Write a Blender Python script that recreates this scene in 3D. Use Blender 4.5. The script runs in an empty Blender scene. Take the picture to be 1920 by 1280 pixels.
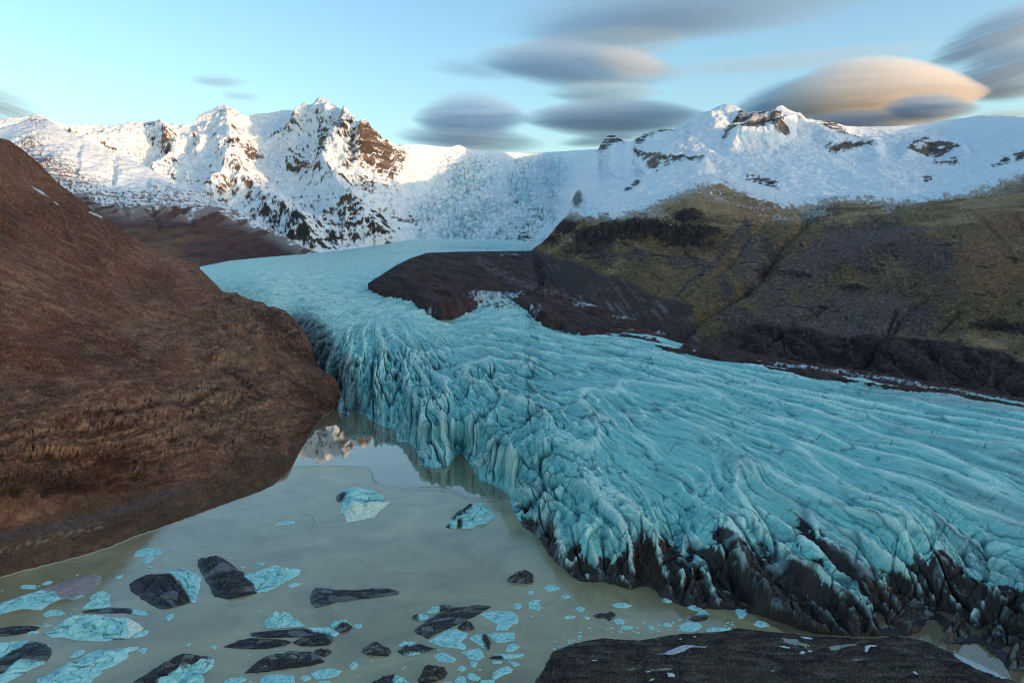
import bpy, math, random
import numpy as np
from mathutils import Vector

# ---------------------------------------------------------------- camera model
F, HZ, CX, H = 1423.0, 480.0, 960.0, 200.0      # focal length and horizon in photo pixels, drone height (m)
scene = bpy.context.scene
COL = scene.collection
R = math.radians

def unproj(px, py, Y):
    px = np.asarray(px, float); py = np.asarray(py, float); Y = np.asarray(Y, float)
    return np.stack([Y * (px - CX) / F, Y + 0 * px, H + Y * (HZ - py) / F], -1)

def on_level(px, py, z=0.0):
    return unproj(px, py, (H - z) * F / (np.asarray(py, float) - HZ))

# ---------------------------------------------------------------- noise
_rng = np.random.RandomState(7)
_ang = _rng.rand(256) * 2 * np.pi
_GX, _GY = np.cos(_ang), np.sin(_ang)

def _hash(ix, iy, seed):
    with np.errstate(over='ignore'):
        h = ix.astype(np.uint32) * np.uint32(374761393) + iy.astype(np.uint32) * np.uint32(668265263) + np.uint32((seed * 2654435761 + 12345) & 0xffffffff)
        h = (h ^ (h >> np.uint32(13))) * np.uint32(1274126177)
        h = h ^ (h >> np.uint32(16))
    return (h & np.uint32(255)).astype(np.intp)

def perlin(x, y, seed=0):
    fx0 = np.floor(x); fy0 = np.floor(y)
    ix = fx0.astype(np.int64); iy = fy0.astype(np.int64)
    fx = x - fx0; fy = y - fy0
    u = fx * fx * fx * (fx * (fx * 6 - 15) + 10); v = fy * fy * fy * (fy * (fy * 6 - 15) + 10)
    def g(dx, dy):
        k = _hash(ix + dx, iy + dy, seed)
        return _GX[k] * (fx - dx) + _GY[k] * (fy - dy)
    a = g(0, 0); b = g(1, 0); c = g(0, 1); d = g(1, 1)
    ab = a + (b - a) * u; cd = c + (d - c) * u
    return (ab + (cd - ab) * v) * 1.5

def fbm(x, y, octv=5, seed=0, gain=0.5, lac=2.03):
    s = 0; a = 1; t = 0
    for i in range(octv):
        s = s + a * perlin(x, y, seed + i * 17); t += a
        x = x * lac + 3.1; y = y * lac + 1.7; a *= gain
    return s / t

def ridged(x, y, octv=5, seed=0, gain=0.5, lac=2.03):
    s = 0; a = 1; t = 0
    for i in range(octv):
        n = 1 - np.abs(perlin(x, y, seed + i * 17)) * 1.6
        s = s + a * n; t += a
        x = x * lac + 3.1; y = y * lac + 1.7; a *= gain
    return s / t

def worley(x, y, seed=0, jit=0.9):
    """cells: distance to the nearest border (F2 - F1) and a random number for each cell"""
    ix0 = np.floor(x).astype(np.int64); iy0 = np.floor(y).astype(np.int64)
    f1 = np.full(x.shape, 9.0); f2 = np.full(x.shape, 9.0); rid = np.zeros(x.shape)
    for dx in (-1, 0, 1):
        for dy in (-1, 0, 1):
            cx, cy_ = ix0 + dx, iy0 + dy
            h1 = _hash(cx, cy_, seed) / 255.0; h2 = _hash(cx, cy_, seed + 101) / 255.0
            d = np.hypot(cx + 0.5 + jit * (h1 - 0.5) - x, cy_ + 0.5 + jit * (h2 - 0.5) - y)
            m = d < f1
            f2 = np.where(m, f1, np.minimum(f2, d)); rid = np.where(m, _hash(cx, cy_, seed + 202) / 255.0, rid); f1 = np.where(m, d, f1)
    return f2 - f1, rid

def ss(a, b, x):
    t = np.clip((x - a) / (b - a), 0, 1)
    return t * t * (3 - 2 * t)

def mixc(c0, c1, m):
    return c0 + (np.asarray(c1, float) - c0) * m[..., None]

def curve(pts, x):
    p = sorted(pts)
    return np.interp(x, [q[0] for q in p], [q[1] for q in p])

def tps(ctrl, lam=2e-4):
    c = np.array(ctrl, float)
    X = c[:, :2] / 500.0; w = 1000.0 / c[:, 2]
    n = len(X)
    def U(r2): return np.where(r2 > 1e-12, 0.5 * r2 * np.log(np.maximum(r2, 1e-12)), 0)
    K = U(((X[:, None] - X[None]) ** 2).sum(-1)) + lam * np.eye(n)
    P = np.hstack([np.ones((n, 1)), X])
    A = np.zeros((n + 3, n + 3)); A[:n, :n] = K; A[:n, n:] = P; A[n:, :n] = P.T
    sol = np.linalg.solve(A, np.concatenate([w, np.zeros(3)]))
    def ev(px, py):
        q = np.stack([px.ravel(), py.ravel()], -1) / 500.0
        out = sol[n] + q @ sol[n + 1:]
        for i in range(n):
            out = out + sol[i] * U(((q - X[i]) ** 2).sum(-1))
        return 1000.0 / np.maximum(out, 0.07).reshape(px.shape)
    return ev

def pdist(px, py, line):
    """distance in photo pixels from points to a polyline, and the position along it (0..1)"""
    best = np.full(px.shape, 1e9); along = np.zeros(px.shape)
    n = len(line) - 1
    for i in range(n):
        ax, ay = line[i]; bx, by = line[i + 1]
        dx, dy = bx - ax, by - ay
        t = np.clip(((px - ax) * dx + (py - ay) * dy) / (dx * dx + dy * dy + 1e-9), 0, 1)
        d = np.hypot(px - ax - t * dx, py - ay - t * dy)
        m = d < best
        best = np.where(m, d, best); along = np.where(m, (i + t) / n, along)
    return best, along

def inside(px, py, poly):
    r = np.zeros(px.shape, bool)
    n = len(poly)
    for i in range(n):
        x0, y0 = poly[i]; x1, y1 = poly[(i + 1) % n]
        if y0 == y1: continue
        c = ((y0 > py) != (y1 > py)) & (px < (x1 - x0) * (py - y0) / (y1 - y0) + x0)
        r ^= c
    return r

def sdf(px, py, poly):
    d, _ = pdist(px, py, list(poly) + [poly[0]])
    return np.where(inside(px, py, poly), d, -d)      # positive inside

def blobs(px, py, lst):
    m = np.zeros(px.shape)
    for (cx, cy, rx, ry, a) in lst:
        m = np.maximum(m, a * np.exp(-(((px - cx) / rx) ** 2 + ((py - cy) / ry) ** 2)))
    return m

# ---------------------------------------------------------------- objects
def tag(o, label=None, cat=None, group=None, kind=None):
    if label: o['label'] = label
    if cat: o['category'] = cat
    if group: o['group'] = group
    if kind: o['kind'] = kind
    return o

def link(o, parent=None):
    COL.objects.link(o)
    if parent: o.parent = parent
    return o

def raw_mesh(name, V, faces, mat, col=None, smooth=True, parent=None):
    """faces: int array (n,3) or (n,4), or a list of such arrays"""
    if not isinstance(faces, list): faces = [faces]
    faces = [np.asarray(f, np.int32) for f in faces if len(f)]
    me = bpy.data.meshes.new(name)
    V = np.asarray(V, np.float32).reshape(-1, 3)
    me.vertices.add(len(V)); me.vertices.foreach_set('co', V.ravel())
    loops = np.concatenate([f.ravel() for f in faces])
    tot = np.concatenate([np.full(len(f), f.shape[1], np.int32) for f in faces])
    start = np.concatenate([[0], np.cumsum(tot)[:-1]]).astype(np.int32)
    me.loops.add(len(loops)); me.loops.foreach_set('vertex_index', loops)
    me.polygons.add(len(tot)); me.polygons.foreach_set('loop_start', start)
    try: me.polygons.foreach_set('loop_total', tot)
    except Exception: pass
    me.polygons.foreach_set('use_smooth', np.full(len(tot), smooth, bool))
    me.update(calc_edges=True)
    if col is not None:
        c = np.ones((len(V), 4), np.float32); c[:, :3] = np.clip(np.asarray(col).reshape(-1, 3), 0.004, 0.95)
        at = me.attributes.new('tint', 'FLOAT_COLOR', 'POINT'); at.data.foreach_set('color', c.ravel())
    me.materials.append(mat)
    o = bpy.data.objects.new(name, me)
    return link(o, parent)

def grid_faces(ny, nx):
    i = np.arange(ny * nx).reshape(ny, nx)
    return np.stack([i[:-1, :-1], i[:-1, 1:], i[1:, 1:], i[1:, :-1]], -1).reshape(-1, 4)

def grid_normals(P):
    dx = np.gradient(P, axis=1); dy = np.gradient(P, axis=0)
    n = np.cross(dx, dy)
    return n / (np.linalg.norm(n, axis=-1, keepdims=True) + 1e-9)

def skirt(P, C, steps, drop, run):
    """rows that carry the land on down behind the crest, so that it has a far side"""
    rows, cols = [P], [C]
    last = P[-1]; lc = C[-1]
    for k in range(1, steps + 1):
        q = last.copy(); q[:, 1] += run * k; q[:, 2] -= drop * k * (0.35 + 0.65 * k / steps)
        rows.append(q[None]); cols.append(lc[None])
    return np.concatenate(rows), np.concatenate(cols)

def columns(x0, x1, dx, f0=-30, f1=1950, coarse=9.0):
    out = []
    if x0 < f0: out.append(np.arange(x0, f0, coarse))
    out.append(np.arange(max(x0, f0), min(x1, f1), dx))
    if x1 > f1: out.append(np.arange(f1, x1 + 1, coarse))
    return np.concatenate(out)

def base_grid(x0, x1, dx, top, bot, ny, ctrl, vpow=1.0, lam=2e-4):
    px = columns(x0, x1, dx)
    t = curve(top, px); b = curve(bot, px)
    v = np.linspace(0, 1, ny)[:, None] ** vpow
    PX = np.repeat(px[None], ny, 0); PY = b[None] + (t - b)[None] * v
    Y = tps(ctrl, lam)(PX, PY)
    return PX, PY, unproj(PX, PY, Y), np.repeat(v, len(px), 1)

# ---------------------------------------------------------------- materials
class NT:
    def __init__(s, name):
        s.m = bpy.data.materials.new(name); s.m.use_nodes = True
        s.t = s.m.node_tree; s.t.nodes.clear()
        s.out = s.n('ShaderNodeOutputMaterial')
    def n(s, typ, **kw):
        x = s.t.nodes.new(typ)
        for k, v in kw.items():
            if k.startswith('i_'):
                key = k[2:]
                x.inputs[int(key) if key.isdigit() else key.replace('_', ' ')].default_value = v
            else: setattr(x, k, v)
        return x
    def l(s, a, b): s.t.links.new(a, b)

def principled(nt, rough=0.8, spec=0.3):
    b = nt.n('ShaderNodeBsdfPrincipled')
    b.inputs['Roughness'].default_value = rough
    b.inputs['Specular IOR Level'].default_value = spec
    nt.l(b.outputs[0], nt.out.inputs['Surface'])
    return b

def noise_node(nt, vec, scale, detail=6, rough=0.6):
    n = nt.n('ShaderNodeTexNoise')
    n.inputs['Scale'].default_value = scale; n.inputs['Detail'].default_value = detail; n.inputs['Roughness'].default_value = rough
    if vec is not None: nt.l(vec, n.inputs['Vector'])
    return n

def terrain_mat(name, size, var=0.5, bump=1.0, rough=0.85, spec=0.2, stretch=(1, 1, 1), fine=0.35, sss=0.0):
    """albedo from the mesh's own tint, varied by world-size noise, with bump of about `size` metres"""
    nt = NT(name); b = principled(nt, rough, spec)
    tc = nt.n('ShaderNodeTexCoord'); mp = nt.n('ShaderNodeMapping'); mp.inputs['Scale'].default_value = stretch
    nt.l(tc.outputs['Object'], mp.inputs['Vector'])
    at = nt.n('ShaderNodeAttribute', attribute_name='tint')
    n1 = noise_node(nt, mp.outputs[0], 1.0 / size, 8, 0.65)
    n2 = noise_node(nt, mp.outputs[0], fine * 8.0 / size, 6, 0.7)
    mr = nt.n('ShaderNodeMapRange'); mr.inputs['From Min'].default_value = 0.36; mr.inputs['From Max'].default_value = 0.64
    mr.inputs['To Min'].default_value = 1 - var; mr.inputs['To Max'].default_value = 1 + var
    ad = nt.n('ShaderNodeMath', operation='ADD'); hf = nt.n('ShaderNodeMath', operation='MULTIPLY'); hf.inputs[1].default_value = 0.5
    nt.l(n1.outputs['Fac'], ad.inputs[0]); nt.l(n2.outputs['Fac'], ad.inputs[1]); nt.l(ad.outputs[0], hf.inputs[0])
    nt.l(hf.outputs[0], mr.inputs['Value'])
    mu = nt.n('ShaderNodeVectorMath', operation='SCALE')
    nt.l(at.outputs['Color'], mu.inputs[0]); nt.l(mr.outputs[0], mu.inputs['Scale'])
    nt.l(mu.outputs[0], b.inputs['Base Color'])
    if bump:
        bp = nt.n('ShaderNodeBump'); bp.inputs['Strength'].default_value = 0.8; bp.inputs['Distance'].default_value = bump
        nt.l(hf.outputs[0], bp.inputs['Height']); nt.l(bp.outputs[0], b.inputs['Normal'])
    return nt.m
# ================================================================ far mountains
SNOW = np.array([0.84, 0.87, 0.88]); ROCK = np.array([0.070, 0.048, 0.038]); ROCK2 = np.array([0.18, 0.125, 0.088])
ICEBLUE = np.array([0.30, 0.60, 0.64])

def mountains():
    top = [(-350, 235), (-100, 228), (0, 228), (40, 224), (75, 222), (95, 230), (130, 236), (160, 233), (200, 238), (250, 232), (300, 236), (360, 236), (375, 216), (395, 209),
           (410, 204), (425, 203), (440, 207), (455, 218), (475, 216), (510, 211), (540, 208), (562, 211), (576, 203), (585, 208), (596, 199), (606, 194), (615, 194), (628, 203), (640, 214),
           (646, 206), (655, 220), (670, 238), (700, 256), (720, 266), (740, 272), (800, 272), (845, 276), (860, 272), (880, 280), (930, 285), (1000, 287), (1060, 284),
           (1122, 279), (1130, 264), (1142, 253), (1158, 254), (1170, 267), (1185, 270), (1205, 256), (1240, 247), (1262, 249), (1280, 238), (1292, 224), (1320, 216), (1340, 205),
           (1360, 200), (1382, 202), (1396, 213), (1420, 211), (1450, 211), (1456, 202), (1466, 198), (1480, 207), (1500, 213), (1512, 225), (1545, 228), (1580, 238), (1640, 238),
           (1700, 236), (1760, 228), (1800, 222), (1840, 217), (1900, 219), (1960, 222), (2200, 216), (2500, 190)]
    bot = [(-350, 480), (0, 480), (560, 482), (600, 478), (650, 472), (700, 466), (770, 456), (830, 458), (980, 462), (1010, 480), (1060, 450), (1085, 430), (1150, 425), (1300, 395),
           (1400, 395), (1920, 410), (2500, 380)]
    ctrl = [(-350, 235, 5500), (-350, 470, 4500), (0, 228, 6000), (0, 350, 5200), (0, 470, 4600), (200, 238, 7000), (200, 330, 6100), (200, 470, 4800),
            (330, 300, 7000), (330, 370, 6200), (330, 440, 5500), (400, 208, 8200), (430, 300, 6800), (435, 330, 6300), (440, 420, 5300), (560, 465, 4500),
            (605, 195, 9200), (540, 208, 9300), (540, 300, 7900), (520, 380, 6400), (470, 350, 6600), (645, 210, 8000), (660, 300, 6900), (690, 400, 5600), (700, 462, 4800),
            (760, 272, 9200), (780, 350, 7500), (790, 420, 5800), (780, 455, 5050), (900, 285, 11000), (900, 350, 8800), (900, 410, 6800), (900, 458, 5300),
            (1060, 284, 10500), (1050, 350, 7800), (1000, 420, 5700), (990, 463, 4900), (1142, 256, 8600), (1180, 300, 6800), (1100, 350, 5600), (1085, 425, 4300),
            (1360, 200, 7800), (1300, 260, 6500), (1250, 310, 5100), (1200, 360, 4300), (1300, 395, 3600), (1460, 200, 7800), (1430, 240, 6800), (1450, 300, 5500),
            (1450, 350, 4300), (1450, 395, 3600), (1650, 238, 9000), (1620, 290, 6500), (1650, 350, 4400), (1650, 400, 3600), (1840, 217, 11000), (1800, 280, 7500),
            (1900, 330, 4200), (1920, 400, 3300), (2500, 190, 8000), (2500, 380, 3500)]
    ctrl = [(x, y, Y if x >= 1050 else (4500 + (Y - 4500) * 0.40 if x < 780 else 4800 + (Y - 4800) * 0.55)) for x, y, Y in ctrl]
    PX, PY, P, V = base_grid(-350, 2500, 1.35, top, bot, 240, ctrl)
    X, Y, Z = P[..., 0], P[..., 1], P[..., 2]
    wx = PX + 6 * fbm(PX / 40, PY / 30, 3, 5); wy = PY + 5 * fbm(PX / 40, PY / 30, 3, 6)
    # explicit spurs and gullies traced where the photograph shows them (photo px, height in m, half width in px)
    spurs = [([(425, 203), (432, 250), (440, 290), (435, 320), (415, 360), (380, 400)], 85, 40), ([(440, 320), (470, 370), (540, 425), (580, 460)], 140, 40),
             ([(646, 206), (650, 250), (622, 290), (610, 330), (640, 380), (690, 430), (720, 460)], 120, 42), ([(655, 222), (700, 290), (735, 310), (770, 330)], 170, 40),
             ([(606, 194), (595, 230), (560, 250), (540, 290)], 150, 40), ([(75, 222), (110, 260), (180, 300)], 120, 40), ([(300, 236), (315, 270), (330, 310), (300, 340)], 120, 30),
             ([(1360, 200), (1330, 235), (1250, 250), (1200, 262), (1180, 300)], 120, 40), ([(1385, 225), (1480, 235), (1440, 262), (1380, 262)], 110, 26),
             ([(1205, 256), (1190, 290), (1200, 305), (1320, 326)], 90, 22), ([(1580, 238), (1500, 232), (1560, 270), (1640, 284)], 80, 25), ([(1700, 285), (1740, 274), (1800, 290)], 80, 20)]
    D = np.zeros(PX.shape)
    for line, a, wd in spurs:
        d, _ = pdist(wx, wy, line)
        D = np.maximum(D, a * np.clip(1 - d / wd, 0, 1) ** 1.2)
    massif = ss(800, 700, PX)                     # rugged on the left
    icefall = ss(735, 860, PX + 60 * fbm(PX / 70, PY / 40, 3, 55)) * ss(1090, 1000, PX + (PY - 380) * 0.25) * (0.35 + 0.65 * ss(-0.25, 0.15, fbm(PX / 60, PY / 35, 4, 56)))
    right = ss(1060, 1140, PX)
    rug = 0.35 + 0.65 * massif + 0.1 * right
    r1 = ridged(X / 560 + 0.2 * fbm(X / 700, Y / 700, 2, 8), (Y + Z) / 1300, 5, 21, 0.55)
    D += rug * 130 * (r1 - 0.45)
    D += rug * 45 * (ridged(X / 120, (Y + Z) / 330, 4, 33, 0.6) - 0.4)
    D += 14 * fbm(X / 60, Z / 60 + Y / 150, 4, 44) * (rug)
    # icefall: seracs, crossed crevasse blocks
    ser = ridged(X / 120 + 0.5 * fbm(X / 300, Y / 300, 2, 3), Y / 150, 5, 51, 0.65)
    wc, wr = worley(PX / 10 + 0.9 * fbm(PX / 30, PY / 20, 3, 52), PY / 5.2 + 0.6 * fbm(PX / 25, PY / 25, 3, 53), 54)
    D += icefall * (30 * (ser - 0.5) + 34 * (wr - 0.5) - 26 * ss(0.16, 0.0, wc)) * ss(268, 310, PY)
    # terraces of lava strata
    st = Z / 46 + 0.8 * fbm(X / 700, Y / 700, 3, 61)
    fr = st - np.floor(st)
    D += massif * 10 * ss(0.0, 0.35, fr)
    edge = np.clip(np.minimum(V / 0.08, 1), 0, 1)
    Dz = D * edge
    topfade = 0.25 + 0.75 * np.clip((1 - V) / 0.12, 0, 1)
    Dz = Dz * topfade
    P = P.copy(); P[..., 2] += 0.85 * Dz; P[..., 1] -= 0.5 * Dz
    N = grid_normals(P)
    X, Y, Z = P[..., 0], P[..., 1], P[..., 2]
    steep = 1 - N[..., 2]
    n_hi = fbm(X / 55, Z / 28 + Y / 90, 5, 71, 0.65)
    strata = fbm(X / 420, Z / 16 + 0.3 * fbm(X / 200, Y / 200, 2, 9), 4, 81, 0.65)
    # where bare rock shows in the photograph
    rb = blobs(PX, PY, [(430, 215, 32, 14, .9), (440, 262, 30, 12, .7), (432, 292, 26, 10, .85), (475, 300, 18, 18, .7), (320, 280, 20, 22, .8), (530, 262, 32, 14, .75), (300, 240, 30, 8, .8),
                        (265, 240, 45, 8, .75), (140, 240, 20, 6, .7), (180, 255, 30, 16, .7), (75, 235, 30, 16, .85), (60, 265, 40, 16, .6), (610, 280, 14, 45, .85), (655, 250, 36, 28, .85), (690, 295, 50, 30, .85),
                        (730, 320, 34, 22, .85), (755, 300, 22, 26, .75), (600, 330, 20, 8, .5), (560, 318, 24, 20, .55), (660, 345, 60, 16, .5), (640, 425, 110, 26, .62), (720, 442, 55, 22, .72), (620, 452, 90, 20, .80), (600, 464, 60, 12, .95),
                        (770, 415, 40, 22, .75), (500, 430, 90, 30, .55), (440, 380, 60, 40, .42), (560, 400, 70, 30, .45), (470, 380, 60, 50, .45), (620, 200, 30, 12, .55), (585, 205, 16, 6, .4),
                        (1146, 266, 20, 12, .8), (1205, 275, 22, 20, .6), (1240, 250, 30, 8, .65), (1190, 302, 12, 10, .9), (1216, 318, 16, 8, .85), (1275, 318, 45, 6, .8), (1310, 326, 14, 7, .9),
                        (1420, 234, 48, 14, .95), (1395, 250, 30, 12, .95), (1440, 256, 30, 8, .9), (1372, 246, 14, 12, .9), (1470, 208, 22, 6, .5), (1545, 236, 36, 9, .85), (1575, 247, 20, 6, .8), (1590, 284, 44, 4, .9), (1640, 286, 16, 4, .8),
                        (1735, 282, 30, 10, .85), (1780, 290, 24, 6, .8), (1765, 306, 26, 5, .75), (1660, 318, 14, 5, .5), (1740, 336, 8, 4, .8), (1490, 365, 20, 6, .55), (1430, 350, 30, 8, .9), (1455, 362, 26, 6, .8),
                        (1175, 340, 24, 5, .6), (1110, 350, 10, 5, .6), (1000, 420, 45, 22, .62), (985, 448, 34, 10, .8), (1010, 395, 24, 10, .5), (965, 425, 16, 10, .6), (965, 377, 14, 8, .5), (1890, 300, 40, 12, .55), (1910, 310, 24, 12, .6)])
    spx = fbm(PX / 15 + 0.6 * fbm(PX / 20, PY / 20, 2, 72), PY / 6.5, 6, 73, 0.66)          # broken ledges, a few metres each
    vein = ridged(PX / 26 + 0.3 * n_hi, PY / 20, 4, 74, 0.6)
    rockm = 0.62 * np.minimum(rb, 1.0) + 0.70 * spx + 0.38 * strata + 0.45 * (vein - 0.62) + 0.75 * (steep - 0.42) * (0.3 + 0.7 * massif) + 0.07 * massif * ss(250, 300, PY) - 0.04 + 0.22 * fbm(PX / 55, PY / 34, 3, 78)
    rockm = np.where(right > 0.5, rockm - 0.02 + 0.36 * ss(0.45, 0.85, rb), rockm)
    rock = ss(0.42, 0.54, rockm) * np.clip(0.06 * massif + ss(0.08, 0.3, rb + 0.45 * massif * ss(0.38, 0.6, steep)), 0, 1)
    zq = lambda l: [(1100 + x / 2.341, 180 + y / 2.341) for x, y in l]
    outc = [zq(l) for l in ([(605, 170), (640, 125), (690, 98), (760, 95), (825, 100), (845, 120), (855, 150), (885, 180), (840, 192), (780, 182), (730, 192), (690, 172), (640, 178), (600, 192)],
        [(990, 120), (1050, 113), (1112, 148), (1125, 168), (1060, 162), (1000, 152)], [(1085, 178), (1150, 180), (1220, 205), (1150, 205)], [(1050, 234), (1140, 238), (1247, 241), (1242, 252), (1130, 251), (1060, 249)],
        [(1425, 228), (1480, 213), (1500, 230), (1580, 232), (1622, 262), (1560, 264), (1480, 264), (1400, 266)], [(1525, 294), (1622, 288), (1625, 305), (1540, 305)], [(195, 240), (240, 200), (290, 158), (350, 153), (385, 166), (320, 182), (270, 206), (230, 244)],
        [(212, 284), (260, 283), (300, 308), (420, 318), (505, 324), (490, 338), (420, 332), (330, 328), (290, 342), (250, 314)], [(48, 238), (80, 180), (110, 166), (160, 198), (172, 214), (110, 218), (60, 242)], [(695, 370), (750, 363), (835, 400), (832, 418), (760, 404)],
        [(165, 418), (220, 378), (232, 386), (190, 418)], [(1478, 359), (1512, 356), (1514, 370), (1485, 372)], [(1875, 262), (1930, 236), (1930, 295), (1890, 288)], [(1785, 298), (1850, 268), (1864, 280), (1800, 306)])]
    so = np.max([sdf(PX[::1], PY, l) for l in outc], 0)
    bandl = perlin(PX / 60 + 0.4 * spx, (PY + 0.05 * PX) / 2.6, 77)
    rr_ = ss(-1.0, 2.0, so + 9 * spx + 1.5) * ss(-0.28, 0.02, bandl + 0.9 * spx + 0.12)
    rock = np.where(right > 0.05, np.maximum(rr_, rock * 0.5 * ss(0.6, 0.9, rb)), rock)
    C = np.broadcast_to(SNOW, P.shape).copy()
    sp2 = ridged(PX / 13 + 0.5 * spx, PY / 7, 4, 75, 0.65); sp2 = 0.5 + 0.16 * (sp2 - sp2.mean()) / sp2.std()
    C = mixc(C, ICEBLUE, icefall * ss(0.75, 0.25, wr) * 0.6 * ss(280, 330, PY)); C = mixc(C, np.array([0.10, 0.24, 0.26]), icefall * ss(0.13, 0.03, wc) * 0.75 * ss(290, 350, PY))
    C = mixc(C, ICEBLUE, 0.55 * np.clip(icefall * (ss(0.62, 0.42, sp2) * 0.95 + 0.2) * ss(295, 350, PY + 30 * fbm(PX / 50, PY / 40, 3, 76)), 0, 1))
    C = mixc(C, np.array([0.60, 0.74, 0.78]), 0.6 * icefall * ss(0.62, 0.4, sp2))
    C = mixc(C, np.array([0.12, 0.26, 0.28]), icefall * ss(0.34, 0.24, sp2) * ss(320, 380, PY) * 0.4)
    rc = mixc(np.broadcast_to(ROCK2, P.shape), ROCK, ss(-0.25, 0.25, fbm(X / 160, Z / 40, 4, 91)))
    rc = mixc(rc, np.array([0.03, 0.028, 0.03]), ss(380, 440, PY) * 0.8)
    C = C + (rc - C) * rock[..., None]
    P2, C2 = skirt(P, C, 5, 190, 320)
    o = raw_mesh('mountain_range', P2, grid_faces(*P2.shape[:2]), terrain_mat('snowy_rock', 60, 0.16, 3.0, 0.75, 0.25), C2)
    tag(o, 'snow covered mountain range with rocky peaks and a tumbling icefall under the sky', 'mountain range', kind='structure')
mountains()

def far_slope():
    top = [(-350, 250), (0, 243), (40, 232), (62, 222), (78, 219), (92, 226), (110, 240), (150, 258), (190, 277), (233, 293), (300, 327), (367, 357), (440, 393), (500, 423), (567, 463), (608, 477)]
    bot = [(-350, 560), (0, 520), (300, 510), (370, 502), (400, 498), (500, 488), (608, 478.5)]
    ctrl = [(-350, 250, 5000), (-350, 550, 2500), (75, 222, 5200), (190, 277, 5000), (300, 327, 4850), (440, 393, 4550), (605, 476, 4250), (370, 500, 3000), (450, 492, 3350), (520, 485, 3750), (598, 478, 4200),
            (0, 350, 3900), (0, 510, 2700), (200, 400, 3800), (200, 510, 2650), (300, 420, 3750), (120, 300, 4400), (400, 440, 3850), (500, 455, 4000)]
    PX, PY, P, V = base_grid(-350, 608, 1.4, top, bot, 190, ctrl)
    X, Y, Z = P[..., 0], P[..., 1], P[..., 2]
    edge = np.clip(np.minimum(V / 0.1, 1), 0, 1) * (0.3 + 0.7 * np.clip((1 - V) / 0.15, 0, 1))
    D = 45 * (ridged(X / 330 + 0.25 * fbm(X / 300, Y / 300, 2, 1), Y / 900, 4, 121, 0.5) - 0.45) + 14 * fbm(X / 50, Y / 120, 4, 131)
    # ravines running down the face
    for line, a, wd in [([(215, 290), (212, 350), (235, 400)], 22, 10), ([(275, 340), (280, 390), (300, 430)], 20, 9), ([(330, 345), (338, 385), (360, 420)], 18, 8), ([(150, 270), (140, 330)], 22, 10)]:
        d, _ = pdist(PX + 4 * fbm(PX / 20, PY / 20, 2, 2), PY, line)
        D -= a * np.clip(1 - d / wd, 0, 1)
    st = Z / 34 + 0.5 * fbm(X / 500, Y / 500, 3, 141); fr = st - np.floor(st)
    snowline = curve([(-350, 330), (60, 315), (110, 352), (160, 372), (210, 392), (250, 398), (300, 388), (350, 398), (400, 396), (440, 402), (520, 445), (608, 478)], PX)
    up = ss(5, -5, PY - snowline + 26 * fbm(PX / 34, PY / 13, 6, 151, 0.62))
    D += 9 * ss(0, 0.35, fr) * ss(30, -10, PY - snowline)
    D *= edge
    P = P.copy(); P[..., 2] += 0.8 * D; P[..., 1] -= 0.5 * D
    N = grid_normals(P); X, Y, Z = P[..., 0], P[..., 1], P[..., 2]
    strata = fbm(X / 260, Z / 11 + 0.5 * fbm(X / 150, Y / 150, 2, 4), 4, 161, 0.65)
    n_hi = fbm(X / 34, Z / 20 + Y / 60, 5, 171, 0.65)
    band = ss(-75, -15, PY - snowline) * 0.55 + blobs(PX, PY, [(75, 232, 30, 16, .5), (60, 265, 36, 16, .45), (110, 300, 50, 30, .3), (230, 300, 30, 14, .3)])
    spx = fbm(PX / 8, PY / 3.2, 5, 175, 0.66)
    rock = ss(0.30, 0.46, band * 0.75 + 0.5 * strata + 0.75 * spx + 0.4 * (1 - N[..., 2] - 0.33)) * np.clip(0.25 + band * 2.2, 0, 1)
    soil = np.array([0.125, 0.062, 0.052]); soil2 = np.array([0.190, 0.105, 0.062])
    SC = mixc(np.broadcast_to(soil, P.shape), soil2, ss(-0.1, 0.45, fbm(X / 500, Y / 700, 4, 181) + 0.6 * ss(420, 455, PY) * ss(420, 280, PX)))
    SC = mixc(SC, np.array([0.045, 0.032, 0.032]), ss(0.15, 0.5, ridged(X / 120, Y / 700, 4, 191) - 0.35) * 0.6)
    SC = mixc(SC, np.array([0.035, 0.028, 0.032]), ss(430, 540, PX) * 0.6)
    snow = up * (1 - 0.92 * rock)
    streak = ss(0.52, 0.62, ridged(X / 90, Y / 900, 3, 201)) * ss(30, 0, PY - snowline) * 0.2
    C = mixc(SC, SNOW, np.clip(np.maximum(snow, streak), 0, 1))
    P2, C2 = skirt(P, C, 5, 130, 220)
    o = raw_mesh('mountain_slope', P2, grid_faces(*P2.shape[:2]), terrain_mat('brown_scree', 30, 0.22, 2.0, 0.9, 0.15), C2)
    tag(o, 'brown mountain slope dusted with snow on banded rock behind the near hillside', 'mountain slope', kind='structure')
far_slope()

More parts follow.
